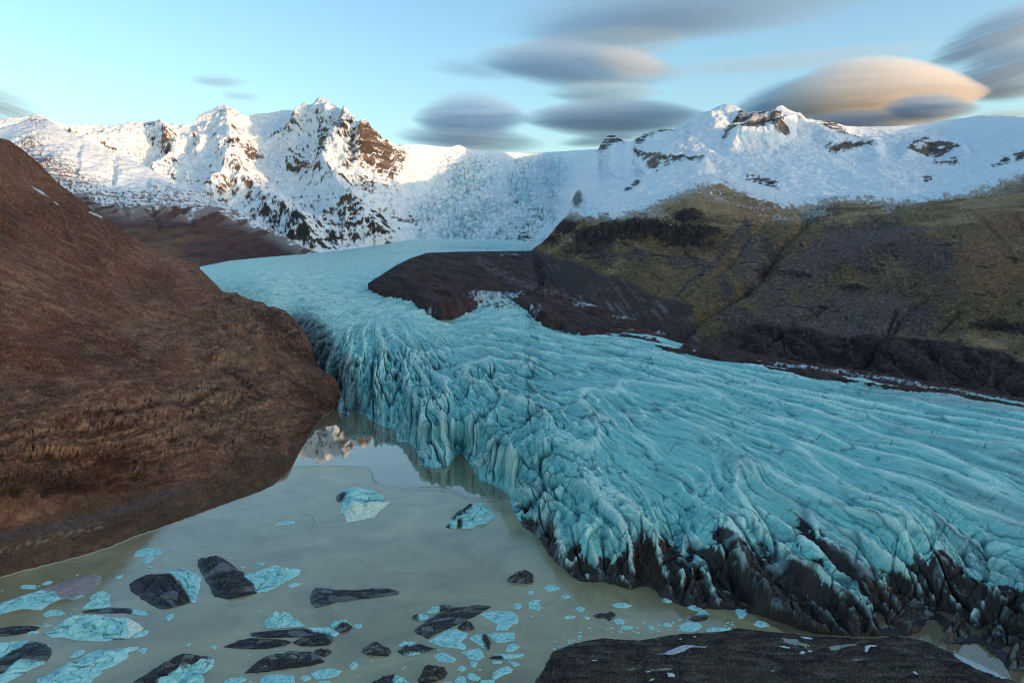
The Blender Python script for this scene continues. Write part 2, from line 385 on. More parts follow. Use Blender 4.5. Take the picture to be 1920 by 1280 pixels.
# ================================================================ brown hillside on the left
HILL_LINE = [(-500, 1230), (0, 1082), (50, 1068), (100, 1056), (150, 1043), (200, 1028), (260, 1003), (300, 990), (350, 972), (400, 953), (450, 935), (490, 921), (520, 905), (545, 880), (560, 852), (590, 803), (605, 780), (630, 766), (650, 760)]
HILL_BOT = [(float(x), float(np.interp(x, [q[0] for q in HILL_LINE], [q[1] for q in HILL_LINE]) + (2.6 * fbm(np.array([x / 17.0]), np.array([0.3]), 4, 19, 0.6)[0] - 0.5) * (x > -300))) for x in np.arange(-500, 651, 3.0)]
def hillside():
    top = [(-500, 150), (-200, 220), (0, 258), (20, 263), (40, 278), (60, 300), (85, 325), (115, 350), (150, 378), (200, 412), (250, 445), (300, 474), (340, 487), (362, 495), (378, 505), (390, 520), (403, 537), (420, 548), (440, 550), (465, 562), (490, 568), (515, 577), (535, 583), (545, 592), (556, 612), (567, 640), (580, 665), (600, 690), (615, 705), (632, 735), (650, 754)]
    ctrl = [(x, y, H * F / (y - HZ)) for x, y in HILL_LINE] + [(-500, 150, 1150), (0, 258, 1450), (115, 350, 1650), (200, 412, 1720), (300, 474, 1780), (375, 498, 1700), (440, 549, 1480), (490, 568, 1380), (548, 592, 1260),
            (580, 665, 1130), (615, 705, 1060), (0, 1000, 514), (0, 930, 524), (0, 800, 560), (0, 600, 720), (0, 400, 1020), (200, 955, 575), (200, 900, 592), (200, 800, 615), (200, 600, 900), (300, 930, 612),
            (400, 700, 920), (400, 850, 690), (500, 700, 985), (500, 850, 720), (450, 600, 1230), (300, 780, 710), (-500, 700, 560), (-500, 1000, 440)]
    PX, PY, P, V = base_grid(-500, 650, 1.25, top, HILL_BOT, 470, ctrl)
    X, Y, Z = P[..., 0], P[..., 1], P[..., 2]
    N0 = grid_normals(P)
    wob = fbm(X / 60, Y / 60, 4, 201)
    # how rocky: cliff bands low on the face and along the nose above the ice
    crag = np.clip(blobs(PX, PY, [(60, 830, 190, 110, 1), (250, 800, 170, 120, 1), (420, 780, 150, 110, 1), (520, 760, 90, 90, .8), (500, 600, 70, 50, .9), (430, 560, 50, 25, .8), (545, 620, 24, 30, 1), (300, 640, 140, 60, .55), (400, 690, 110, 70, .7), (560, 720, 40, 50, .7)]), 0, 1)
    crag = np.clip(crag + 0.25 * wob, 0, 1)
    D = 16 * fbm(X / 150, Y / 150, 4, 211)
    # gullies running down to the right on the nose
    rill = ridged((X * 0.75 + Y * 0.66) / 34 + 0.4 * wob, (X * 0.66 - Y * 0.75) / 220, 4, 221, 0.55)
    D += 6.0 * (rill - 0.5) * (0.25 + 0.75 * ss(330, 480, PX))
    rib = ridged((PX * 0.60 - PY * 0.80) / 46 + 0.5 * wob, (PX * 0.80 + PY * 0.60) / 330, 4, 222, 0.58)
    D += 12.0 * (rib - 0.55) * ss(330, 440, PX) * ss(820, 720, PY) + 5 * (rib - 0.55) * ss(620, 480, PY)
    knob = blobs(PX, PY, [(432, 556, 26, 9, 1), (490, 574, 20, 9, 1), (522, 584, 16, 10, 1), (548, 600, 12, 14, 1), (560, 640, 12, 22, .8), (395, 530, 12, 12, .7), (470, 600, 30, 12, .6)])
    D += knob * 7 * (ridged(PX / 17, PY / 12, 4, 223, 0.6) - 0.3)
    # stepped lava ledges
    step = Z / 15.0 + 0.9 * fbm(X / 160, Y / 160, 3, 231)
    fr = step - np.floor(step)
    led = ss(0.25, 0.75, fr) - fr
    D += 3.0 * led * crag
    blocks = ridged(X / 13, Y / 13 + Z / 7, 5, 241, 0.62)
    D += 2.2 * (blocks - 0.5) * crag
    D += 0.7 * fbm(X / 7, Y / 7 + Z / 9, 4, 251, 0.6) * (0.3 + crag)
    LEDGE = [([(140, 778), (250, 764), (330, 746), (430, 712)], 9, 1.0), ([(20, 828), (150, 802), (250, 790), (350, 774), (460, 744)], 10, 1.0), ([(-60, 862), (100, 852), (200, 842), (300, 818), (420, 796), (500, 770)], 12, 1.1), ([(-60, 915), (100, 900), (200, 886), (290, 866), (350, 846)], 20, 1.5), ([(380, 690), (450, 660), (520, 640)], 8, .6), ([(330, 850), (430, 832), (520, 812)], 10, .8)]
    ledge = np.zeros(PX.shape); under = np.zeros(PX.shape)
    jag = 15 * fbm(PX / 60, PY / 60, 3, 236, 0.5)
    for line, wl, am in LEDGE:
        s_ = (PY + jag - np.interp(PX, [q[0] for q in line], [q[1] for q in line])) / wl
        brk = ss(-0.12, 0.22, fbm(PX / 38, PY / 200 + wl, 3, 238 + int(wl)) + 0.04)
        wx_ = brk * ss(line[0][0] - 40, line[0][0] + 30, PX) * ss(line[-1][0] + 40, line[-1][0] - 30, PX) * am
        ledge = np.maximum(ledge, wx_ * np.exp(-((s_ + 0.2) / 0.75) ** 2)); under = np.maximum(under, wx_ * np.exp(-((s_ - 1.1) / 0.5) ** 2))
    wb, wrb = worley(PX / 15 + 0.8 * fbm(PX / 22, PY / 18, 3, 243), PY / 9.5 + 0.17 * PX / 9.5 + 0.7 * fbm(PX / 22, PY / 18, 3, 244), 245)
    wb2, wrb2 = worley(PX / 6 + 0.6 * fbm(PX / 9, PY / 9, 2, 246), PY / 4.4 + 0.6 * fbm(PX / 9, PY / 9, 2, 247), 248)
    blocky = np.clip(crag * 0.55 + ledge, 0, 1.2)
    D += 2.2 * ledge - 1.5 * under + blocky * (1.5 * (wrb - 0.5) - 0.9 * ss(0.2, 0.0, wb) + 0.7 * (wrb2 - 0.5) - 0.5 * ss(0.2, 0.0, wb2))
    # bench with a gravel track at the foot of the cliff
    tl = [(-60, 1012), (0, 1005), (90, 992), (180, 972), (260, 945), (330, 922), (380, 905)]
    dt, al = pdist(PX, PY, tl)
    bench = np.exp(-(dt / 16) ** 2) * ss(395, 330, PX)
    D *= 1 - 0.85 * bench
    shore = np.clip((curve(HILL_BOT, PX) - PY) / 14, 0, 1)
    topf = 0.35 + 0.65 * np.clip((1 - V) / 0.05, 0, 1)
    D *= shore * topf
    P = P + N0 * D[..., None]
    P[..., 2] = np.where(V == 0, -3, np.maximum(P[..., 2], 0.2 + 0.04 * (curve(HILL_BOT, PX) - PY)))
    N = grid_normals(P); X, Y, Z = P[..., 0], P[..., 1], P[..., 2]
    steep = 1 - N[..., 2]
    soil = np.array([0.185, 0.074, 0.043]); red = np.array([0.150, 0.050, 0.027]); tan = np.array([0.33, 0.165, 0.090]); rockc = np.array([0.25, 0.125, 0.076]); dark = np.array([0.030, 0.016, 0.013])
    g1 = fbm(X / 120, Y / 120, 5, 261); g2 = fbm(X / 22, Y / 22 + Z / 20, 5, 271, 0.65)
    C = mixc(np.broadcast_to(soil, P.shape), red, ss(-0.15, 0.3, g1 + 0.5 * blobs(PX, PY, [(120, 680, 160, 110, 1), (150, 520, 120, 50, .7)]) - 0.2))
    C = mixc(C, tan, 0.75 * ss(0.1, 0.5, g2 + 0.5 * blobs(PX, PY, [(280, 610, 120, 50, .8), (60, 520, 80, 60, .7), (370, 640, 60, 50, .6), (330, 470, 90, 30, .6), (30, 555, 60, 30, .8)])))
    # long faint streaks down the smooth upper face
    sl = fbm((X * 0.8 + Y * 0.6) / 10, (X * 0.6 - Y * 0.8) / 260, 4, 281, 0.6)
    C = mixc(C, dark + 0.02, 0.55 * ss(0.12, 0.5, sl) * ss(640, 500, PY))
    C = mixc(C, tan, 0.5 * ss(0.15, 0.5, -sl) * ss(640, 520, PY))
    st2 = fbm(X / 90, Z / 4.0 + 0.6 * wob, 4, 291, 0.6)
    C = mixc(C, rockc, crag * ss(-0.2, 0.2, g2))
    C = mixc(C, dark, np.clip(crag * 0.7 * ss(0.05, 0.40, st2 + 0.3 * g2 + 0.5 * (steep - 0.45)), 0, 0.85))
    C = mixc(C, tan * 1.15, crag * 0.7 * ss(0.2, 0.5, -st2 + 0.3 * g2))
    bt = fbm(PX / 130, PY / 90, 4, 298, 0.55)
    C = C * (1 + 0.55 * np.clip(bt * 1.6, -0.6, 0.8))[..., None]
    C = mixc(C, tan, 0.5 * ss(0.62, 0.85, rib) * ss(330, 440, PX) * ss(820, 720, PY)); C = mixc(C, dark * 1.3, 0.65 * ss(0.52, 0.32, rib) * ss(330, 440, PX) * ss(820, 720, PY))
    C = mixc(C, rockc * 1.1, 0.8 * np.clip(knob, 0, 1)); C = mixc(C, dark, 0.6 * np.clip(knob, 0, 1) * ss(0.0, 0.25, fbm(PX / 7, PY / 7, 4, 299, 0.65)))
    # ledges: pale broken faces above, overhang shade painted dark below, following the lava beds
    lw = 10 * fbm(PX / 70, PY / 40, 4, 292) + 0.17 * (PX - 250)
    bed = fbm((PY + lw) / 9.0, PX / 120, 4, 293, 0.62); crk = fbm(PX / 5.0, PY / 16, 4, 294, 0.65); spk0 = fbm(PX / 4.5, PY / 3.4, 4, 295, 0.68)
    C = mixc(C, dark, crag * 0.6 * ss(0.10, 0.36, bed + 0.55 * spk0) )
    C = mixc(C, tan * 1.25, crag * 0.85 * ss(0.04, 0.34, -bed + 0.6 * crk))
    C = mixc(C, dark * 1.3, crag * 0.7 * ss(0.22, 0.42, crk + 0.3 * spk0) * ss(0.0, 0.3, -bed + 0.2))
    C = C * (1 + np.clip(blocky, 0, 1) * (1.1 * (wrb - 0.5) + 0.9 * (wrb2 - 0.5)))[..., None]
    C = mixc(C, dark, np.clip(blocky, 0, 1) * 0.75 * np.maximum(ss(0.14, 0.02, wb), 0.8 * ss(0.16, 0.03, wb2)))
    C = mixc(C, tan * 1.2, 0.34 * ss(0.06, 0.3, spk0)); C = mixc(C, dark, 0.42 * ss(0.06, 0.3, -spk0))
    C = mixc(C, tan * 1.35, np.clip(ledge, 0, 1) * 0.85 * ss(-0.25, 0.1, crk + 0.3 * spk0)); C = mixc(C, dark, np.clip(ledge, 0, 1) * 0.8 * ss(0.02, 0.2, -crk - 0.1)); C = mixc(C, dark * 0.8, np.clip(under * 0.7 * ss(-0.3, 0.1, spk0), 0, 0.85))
    # rills combed down the slope to the right
    rl = fbm((PX * 0.55 - PY * 0.83) / 6.5 + 0.8 * wob, (PX * 0.83 + PY * 0.55) / 120, 4, 296, 0.62)
    C = mixc(C, dark, 0.55 * ss(0.12, 0.42, rl) * ss(380, 470, PX) * ss(860, 700, PY)); C = mixc(C, tan, 0.5 * ss(0.15, 0.45, -rl) * ss(300, 450, PX) * ss(860, 700, PY))
    fl2 = fbm((PX * 0.45 - PY * 0.89) / 5.0 + 0.6 * wob, (PX * 0.89 + PY * 0.45) / 150, 4, 297, 0.6)
    C = mixc(C, tan, 0.45 * ss(0.15, 0.45, fl2) * ss(600, 480, PY)); C = mixc(C, red * 0.7, 0.5 * ss(0.15, 0.45, -fl2) * ss(600, 480, PY))
    C = mixc(C, dark, 0.85 * blobs(PX, PY, [(90, 905, 170, 28, 1), (240, 870, 60, 22, .8), (590, 740, 30, 30, .5), (575, 800, 26, 40, .5), (520, 880, 40, 16, .6)]))
    C = mixc(C, np.array([0.105, 0.066, 0.036]), 0.6 * ss(0.3, 0.7, shore * 0 + ss(925, 1000, PY + 0.28 * (PX - 100) + 40 * wob) ) * ss(-0.5, 0.2, g2 + .35))
    C = mixc(C, np.array([0.20, 0.125, 0.045]), 0.6 * blobs(PX, PY, [(460, 672, 34, 8, 1), (530, 790, 20, 14, .5), (430, 790, 40, 18, .4)]))
    C = mixc(C, np.array([0.120, 0.085, 0.068]), 0.85 * np.exp(-((dt - 2) / 8) ** 2) * ss(395, 320, PX))
    C = mixc(C, np.array([0.30, 0.21, 0.12]), 0.8 * np.exp(-(pdist(PX, PY, [(-40, 1040), (60, 1018), (130, 1000), (190, 985)])[0] / 7) ** 2) * ss(0.0, 0.3, fbm(X / 3, Y / 6, 3, 301) + .1))
    # thin old snow left in the rills high on the face
    for line in ([(38, 333), (60, 350), (80, 366), (108, 384)], [(165, 388), (175, 394)], [(168, 398), (190, 408)]):
        d, a = pdist(PX, PY + 1.5 * fbm(PX / 6, PY / 6, 2, 4), line)
        C = mixc(C, SNOW * 0.9, ss(1.6, 0.7, d))
    spk = ss(0.50, 0.58, fbm(X / 1.6, Y / 1.6 + Z / 2, 3, 311, 0.7)) * np.clip(crag * ss(560, 640, PY), 0, 1)
    C = mixc(C, np.array([0.30, 0.26, 0.21]), 0.6 * spk)
    P2, C2 = skirt(P, C, 5, 60, 70)
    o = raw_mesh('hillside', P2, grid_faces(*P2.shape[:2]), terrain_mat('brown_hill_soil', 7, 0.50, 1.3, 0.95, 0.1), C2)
    tag(o, 'bare reddish brown hillside with craggy ledges dropping to the lake', 'hillside', kind='structure')
    # the pale rim of ice where the lake meets this shore
    s = np.arange(-60, 628, 3.0)
    yb = curve(HILL_BOT, s) + 0.8 * fbm(s / 14, s * 0, 3, 5)
    wd = (0.7 + 0.5 * fbm(s / 20, s * 0 + 4, 3, 6)) * ss(640, 430, s) + 0.25
    a = on_level(s, yb - 0.2, 0.30); b = on_level(s, yb + 1.3 * wd, 0.06)
    o = raw_mesh('shore_ice', np.concatenate([a, b]), grid_faces(2, len(s))[:, ::-1], plain_mat('shore_frost', (0.50, 0.46, 0.38), 0.7))
    tag(o, 'thin pale rim of frost along the foot of the brown hillside', 'shore ice', kind='structure')
def plain_mat(name, col, rough=0.6, spec=0.3):
    nt = NT(name); b = principled(nt, rough, spec); b.inputs['Base Color'].default_value = (*col, 1); return nt.m
hillside()

# ================================================================ green and black plateau on the right
E_BOT = [(985, 484), (1000, 522), (1060, 564), (1120, 586), (1200, 614), (1260, 644), (1330, 664), (1400, 675), (1500, 692), (1650, 714), (1800, 738), (1920, 762), (2300, 850)]
def plateau():
    top = [(985, 482), (1000, 466), (1020, 452), (1035, 435), (1052, 415), (1065, 402), (1072, 385), (1078, 362), (1086, 354), (1094, 360), (1100, 374), (1110, 382), (1180, 370), (1240, 363), (1272, 352),
           (1290, 338), (1310, 329), (1340, 326), (1365, 330), (1385, 343), (1400, 340), (1440, 350), (1470, 362), (1500, 370), (1560, 366), (1600, 360), (1660, 362), (1700, 367), (1760, 358), (1820, 346), (1860, 335),
           (1895, 322), (1920, 314), (2300, 240)]
    ctrl = [(985, 482, 2650), (1000, 515, 2150), (1060, 562, 1720), (1120, 584, 1540), (1200, 612, 1400), (1260, 642, 1260), (1330, 662, 1150), (1400, 673, 1085), (1500, 690, 1000), (1650, 712, 912), (1800, 736, 838), (1920, 760, 775), (2300, 850, 600),
            (1086, 356, 3300), (1070, 400, 3000), (1035, 436, 2850), (1010, 462, 2700), (1150, 425, 2150), (1240, 388, 2350), (1330, 388, 2250), (1330, 328, 3000), (1440, 352, 3000), (1500, 372, 2900), (1500, 432, 1800), (1600, 425, 1750), (1700, 420, 1650),
            (1700, 368, 2700), (1920, 316, 2700), (1920, 395, 1650), (1800, 450, 1380), (1900, 480, 1200), (1200, 480, 1800), (1200, 540, 1600), (1060, 500, 2150), (1330, 560, 1370), (1400, 500, 1570), (1550, 540, 1330), (1550, 640, 1060), (1700, 560, 1180),
            (1700, 650, 970), (1900, 600, 1000), (1900, 680, 862), (2300, 240, 1900), (2300, 500, 900), (1180, 372, 2900)]
    PX, PY, P, V = base_grid(985, 2300, 1.35, top, E_BOT, 300, ctrl)
    X, Y, Z = P[..., 0], P[..., 1], P[..., 2]
    N0 = grid_normals(P)
    w1 = fbm(PX / 60, PY / 40, 4, 401)
    qx, qy = PX + 9 * w1, PY + 7 * fbm(PX / 50, PY / 40, 4, 402)
    cliff = np.clip(blobs(qx, qy, [(1190, 430, 85, 26, 1), (1280, 440, 70, 26, 1), (1120, 445, 60, 26, .9), (1330, 440, 40, 18, .7), (1290, 405, 50, 14, .8), (1085, 375, 14, 26, 1), (1060, 425, 30, 22, .9), (1030, 450, 30, 16, .8), (1090, 470, 60, 24, .6),
                                   (1440, 440, 40, 40, .4), (1480, 470, 24, 40, .5), (1430, 510, 30, 20, .6), (1580, 508, 60, 10, .45), (1760, 530, 60, 10, .5), (1600, 545, 40, 9, .8), (1660, 470, 50, 7, .5), (1500, 520, 60, 9, .6), (1860, 615, 70, 12, .8), (1540, 390, 30, 14, .6)]), 0, 1)
    low_edge = curve([(985, 470), (1290, 628), (1330, 625), (1420, 610), (1500, 618), (1600, 630), (1750, 640), (1920, 668), (2300, 740)], PX)
    base_cliff = ss(-4, 10, qy - low_edge) * ss(1280, 1420, PX)
    lower_scree = ss(-3, 8, qy - curve([(985, 455), (1040, 478), (1110, 500), (1180, 530), (1240, 556), (1300, 570), (1310, 640), (2300, 900)], PX)) * ss(1330, 1290, PX)
    D = 14 * fbm(X / 220, Y / 220, 5, 411)
    # streaks and gullies run down to the left, the way the scree lies
    ax = (PX * 0.62 + PY * 0.78); ac = (PX * 0.78 - PY * 0.62)     # along and across the fall line
    fan = fbm(ac / 26 + 0.7 * w1, ax / 260, 4, 421, 0.6)
    D += 3.6 * ridged((X * 0.95 - Y * 0.25) / 60 + 0.3 * w1, (Y + X * .3) / 500, 4, 431) 
    for line, a, wd in [([(1535, 380), (1500, 405), (1505, 425), (1480, 450), (1450, 480), (1425, 520), (1400, 545), (1330, 590), (1270, 640)], 15, 13), ([(1440, 415), (1400, 460), (1350, 510), (1280, 560)], 7, 8),
                        ([(1680, 590), (1640, 660), (1620, 690)], 10, 8), ([(1740, 560), (1690, 600), (1655, 650)], 9, 8), ([(1560, 570), (1500, 600), (1440, 650)], 12, 9), ([(1800, 590), (1760, 620)], 8, 7)]:
        d, al = pdist(qx, qy, line)
        D -= a * np.clip(1 - d / wd, 0, 1) ** 1.3
    D += cliff * (30 * (ridged(X / 60, Y / 160 + Z / 70, 5, 441, 0.6) - 0.55))
    flute = ridged(X / 24 + 0.3 * w1, Y / 400 + Z / 160, 4, 451, 0.55)
    fl2 = ridged(PX / 38 + 1.2 * w1, PY / 90 + 0.6 * w1, 5, 452, 0.6)
    D += (base_cliff * 8 + lower_scree * 5) * (flute - 0.5) + base_cliff * 8 * (fl2 - 0.55)
    st = Z / 9 + 0.6 * w1; fr = st - np.floor(st)
    D += base_cliff * 3 * (ss(0.2, 0.7, fr) - fr)
    D += 1.5 * fbm(X / 16, Y / 16 + Z / 14, 4, 461, 0.6)
    edge = np.clip(V / 0.06, 0, 1) * (0.25 + 0.75 * np.clip((1 - V) / 0.08, 0, 1))
    P = P + N0 * (D * edge)[..., None]
    N = grid_normals(P); X, Y, Z = P[..., 0], P[..., 1], P[..., 2]
    steep = 1 - N[..., 2]
    g1 = fbm(X / 160, Y / 200, 5, 471); g2 = fbm(X / 26, Y / 40 + Z / 18, 5, 481, 0.65)
    olive = np.array([0.190, 0.112, 0.048]); straw = np.array([0.36, 0.225, 0.115]); rust = np.array([0.240, 0.110, 0.055]); screec = np.array([0.094, 0.060, 0.056]); black = np.array([0.030, 0.019, 0.017]); green = np.array([0.130, 0.086, 0.038])
    C = mixc(np.broadcast_to(olive, P.shape), straw, ss(-0.1, 0.35, g1 + 0.4 * g2 + 0.75 * ss(445, 400, PY) - 0.15))
    C = mixc(C, green, 0.8 * ss(0.0, 0.4, fbm(X / 110, Y / 140, 4, 491) + blobs(PX, PY, [(1720, 400, 120, 30, .4), (1800, 560, 120, 60, .4), (1450, 560, 70, 40, .3)])))
    C = mixc(C, rust, 0.8 * ss(0.1, 0.6, blobs(PX, PY, [(1850, 500, 70, 70, .8), (1880, 420, 60, 20, .8), (1330, 340, 60, 14, .7), (1420, 390, 40, 20, .5), (1180, 420, 40, 14, .5)]) + 0.5 * g1))
    sc = blobs(qx, qy, [(1640, 450, 110, 38, 1), (1580, 480, 90, 40, .9), (1740, 480, 60, 34, .8), (1530, 610, 110, 36, 1), (1620, 600, 110, 34, .9), (1400, 470, 16, 55, .9), (1360, 530, 16, 40, .6), (1440, 480, 40, 40, .55), (1270, 490, 60, 14, .7), (1200, 480, 50, 16, .6),
                       (1720, 600, 50, 34, .7), (1380, 600, 60, 24, .6), (1130, 480, 50, 24, .7)])
    sc = ss(0.26, 0.5, sc + 0.5 * fan + 0.3 * g2)
    C = mixc(C, screec, 0.92 * sc)
    C = mixc(C, black, 0.55 * ss(0.18, 0.5, fan + 0.25 * g2) * ss(380, 430, PY))
    C = mixc(C, screec * 0.9, 0.62 * ss(425, 480, PY + 14 * w1) * ss(1290, 1380, PX) * ss(-0.35, 0.1, fan + 0.4 * g2 + 0.1) * ss(1860, 1760, PX))
    hz = 7 * fbm(PX / 14, PY / 10, 4, 512, 0.62)
    for poly, cc, am in [([(1545, 438), (1680, 424), (1752, 430), (1640, 470), (1540, 520), (1455, 562), (1438, 546), (1500, 486)], (0.125, 0.082, 0.082), .85), ([(1470, 585), (1590, 552), (1680, 560), (1722, 580), (1650, 636), (1500, 632), (1415, 612)], (0.115, 0.080, 0.078), .85),
                         ([(1690, 500), (1740, 452), (1765, 448), (1792, 492), (1740, 502)], (0.090, 0.062, 0.062), .85), ([(1400, 415), (1418, 412), (1330, 505), (1268, 556), (1258, 552), (1340, 480)], (0.070, 0.048, 0.050), .9), ([(1436, 512), (1446, 520), (1330, 604), (1256, 650), (1250, 644), (1330, 592)], (0.050, 0.036, 0.036), .9),
                         ([(1392, 452), (1425, 440), (1432, 520), (1405, 530), (1385, 500)], (0.150, 0.095, 0.085), .8), ([(1436, 488), (1470, 470), (1462, 512), (1440, 524)], (0.026, 0.018, 0.017), .9), ([(1835, 600), (1935, 604), (1935, 632), (1880, 622), (1820, 612)], (0.024, 0.017, 0.016), .9),
                         ([(1500, 396), (1560, 384), (1600, 392), (1545, 412), (1508, 424)], (0.030, 0.022, 0.018), .8), ([(1300, 640), (1420, 612), (1500, 622), (1400, 660)], (0.07, 0.05, 0.04), .6)]:
        C = mixc(C, np.array(cc), am * ss(-4, 4, sdf(qx, qy, poly) + hz) * (0.75 + 0.25 * ss(-0.2, 0.2, fan)))
    # tussocks, wash lines and little ledges
    tx = fbm(PX / 7, PY / 3.5, 5, 503, 0.68); fl = fbm(ac / 3.6 + 0.5 * w1, ax / 60, 4, 504, 0.62)
    C = mixc(C, straw, 0.36 * ss(0.02, 0.30, tx + 0.6 * fl)); C = mixc(C, black * 1.4, 0.46 * ss(0.02, 0.28, -tx + 0.45 * fl - 0.2 * ss(420, 380, PY)))
    C = mixc(C, black * 1.2, 0.6 * ss(0.2, 0.45, fl) * ss(0.2, 0.6, sc + 0.3))
    lg = np.abs(perlin(PX / 75 + 0.8 * w1, (PY - 0.10 * PX) / 11, 505)); lgm = ss(0.05, 0.3, fbm(PX / 55, PY / 30, 3, 506) + 0.25 * blobs(PX, PY, [(1620, 540, 160, 60, 1), (1480, 500, 90, 60, 1), (1850, 600, 120, 60, 1), (1250, 450, 160, 60, 1)]))
    C = mixc(C, black, 0.8 * ss(0.10, 0.03, lg) * lgm * ss(400, 430, PY))
    C = mixc(C, straw, 0.5 * ss(0.03, 0.0, np.abs(lg - 0.15)) * lgm * ss(400, 430, PY))
    C = mixc(C, screec * 0.85, lower_scree * 0.95)
    C = mixc(C, np.array([0.21, 0.15, 0.135]), lower_scree * 0.85 * ss(0.02, 0.26, fbm(ac / 4.5, ax / 70, 3, 501)) * ss(-0.1, 0.25, fbm(PX / 50, PY / 30, 3, 509) + 0.05))
    lipb = blobs(qx, qy, [(1235, 432, 60, 22, 1), (1190, 428, 40, 16, .9), (1295, 452, 36, 14, .9), (1130, 440, 40, 16, .8), (1085, 375, 10, 22, .9), (1330, 462, 24, 10, .7), (1300, 412, 36, 7, .8)])
    C = mixc(C, black * 0.9, np.clip(1.3 * lipb * ss(-0.35, 0.0, fbm(PX / 9, PY / 22, 4, 508, 0.62)), 0, 0.95))
    ck = np.clip(cliff * 1.35 + 0.45 * g2 + 0.5 * (steep - 0.5), 0, 1)
    C = mixc(C, black * 1.2, 0.92 * ss(0.45, 0.7, ck + 0.3 * tx))
    C = mixc(C, screec * 1.6, 0.7 * ss(0.12, 0.4, fbm(PX / 6, PY / 10, 4, 507, 0.65)) * ss(0.5, 0.7, ck))
    C = mixc(C, np.array([0.072, 0.044, 0.042]), 0.95 * base_cliff)
    C = mixc(C, np.array([0.022, 0.014, 0.015]), base_cliff * 0.85 * ss(0.1, 0.5, 1.15 - 0.7 * flute - 0.7 * fl2 + 0.5 * fbm(PX / 30, PY / 3, 3, 511)))
    C = mixc(C, np.array([0.15, 0.105, 0.098]), base_cliff * 0.55 * ss(0.72, 0.9, fl2) * ss(-0.1, 0.2, tx))
    C = mixc(C, olive * 0.8, 0.5 * base_cliff * ss(0.2, 0.45, fbm(X / 40, Z / 7, 3, 521)) * ss(1560, 1300, PX))
    # snow: on the upper edge, thinning downhill into the grass, and in patches in the cliff
    sl = curve([(985, 480), (1060, 400), (1100, 412), (1160, 410), (1230, 388), (1280, 362), (1320, 352), (1360, 350), (1420, 378), (1480, 392), (1540, 380), (1600, 374), (1700, 382), (1780, 372), (1860, 352), (1920, 330), (2300, 260)], PX)
    sn = 0.75 * fbm(PX / 26, PY / 9, 5, 531, 0.68) + 0.5 * fbm(ac / 5, ax / 16, 3, 532, 0.7)
    snow = ss(0.32, 0.62, (sl - PY) / 30 + 0.9 * sn + 0.34)
    snow = np.maximum(snow, ss(0.55, 0.7, blobs(PX, PY, [(1240, 420, 60, 20, .4), (1320, 405, 50, 12, .4), (1450, 378, 50, 12, .45), (1340, 358, 60, 18, .45), (1060, 450, 40, 20, .45), (1110, 440, 40, 16, .40), (1840, 345, 80, 20, .45)]) + 0.75 * sn))
    snow *= 1 - ss(0.5, 0.85, cliff) * 0.75
    snow *= ss(470, 440, PY)
    dust = ss(0.12, 0.42, 0.8 * fbm(PX / 6, PY / 3, 4, 533, 0.68) + (sl + 22 - PY) / 62 + 0.7 * fbm(PX / 60, PY / 22, 3, 534)) * ss(0.75, 0.4, cliff) * ss(440, 410, PY)
    C = mixc(C, np.array([0.62, 0.62, 0.60]), 0.42 * dust)
    C = mixc(C, SNOW * 0.95, np.clip(snow, 0, 1))
    P2, C2 = skirt(P, C, 4, 25, 130)
    o = raw_mesh('plateau_slope', P2, grid_faces(*P2.shape[:2]), terrain_mat('mossy_scree', 12, 0.50, 2.2, 0.92, 0.12), C2)
    tag(o, 'mossy green and black plateau slope with dark cliffs above the glacier', 'plateau', kind='structure')
plateau()

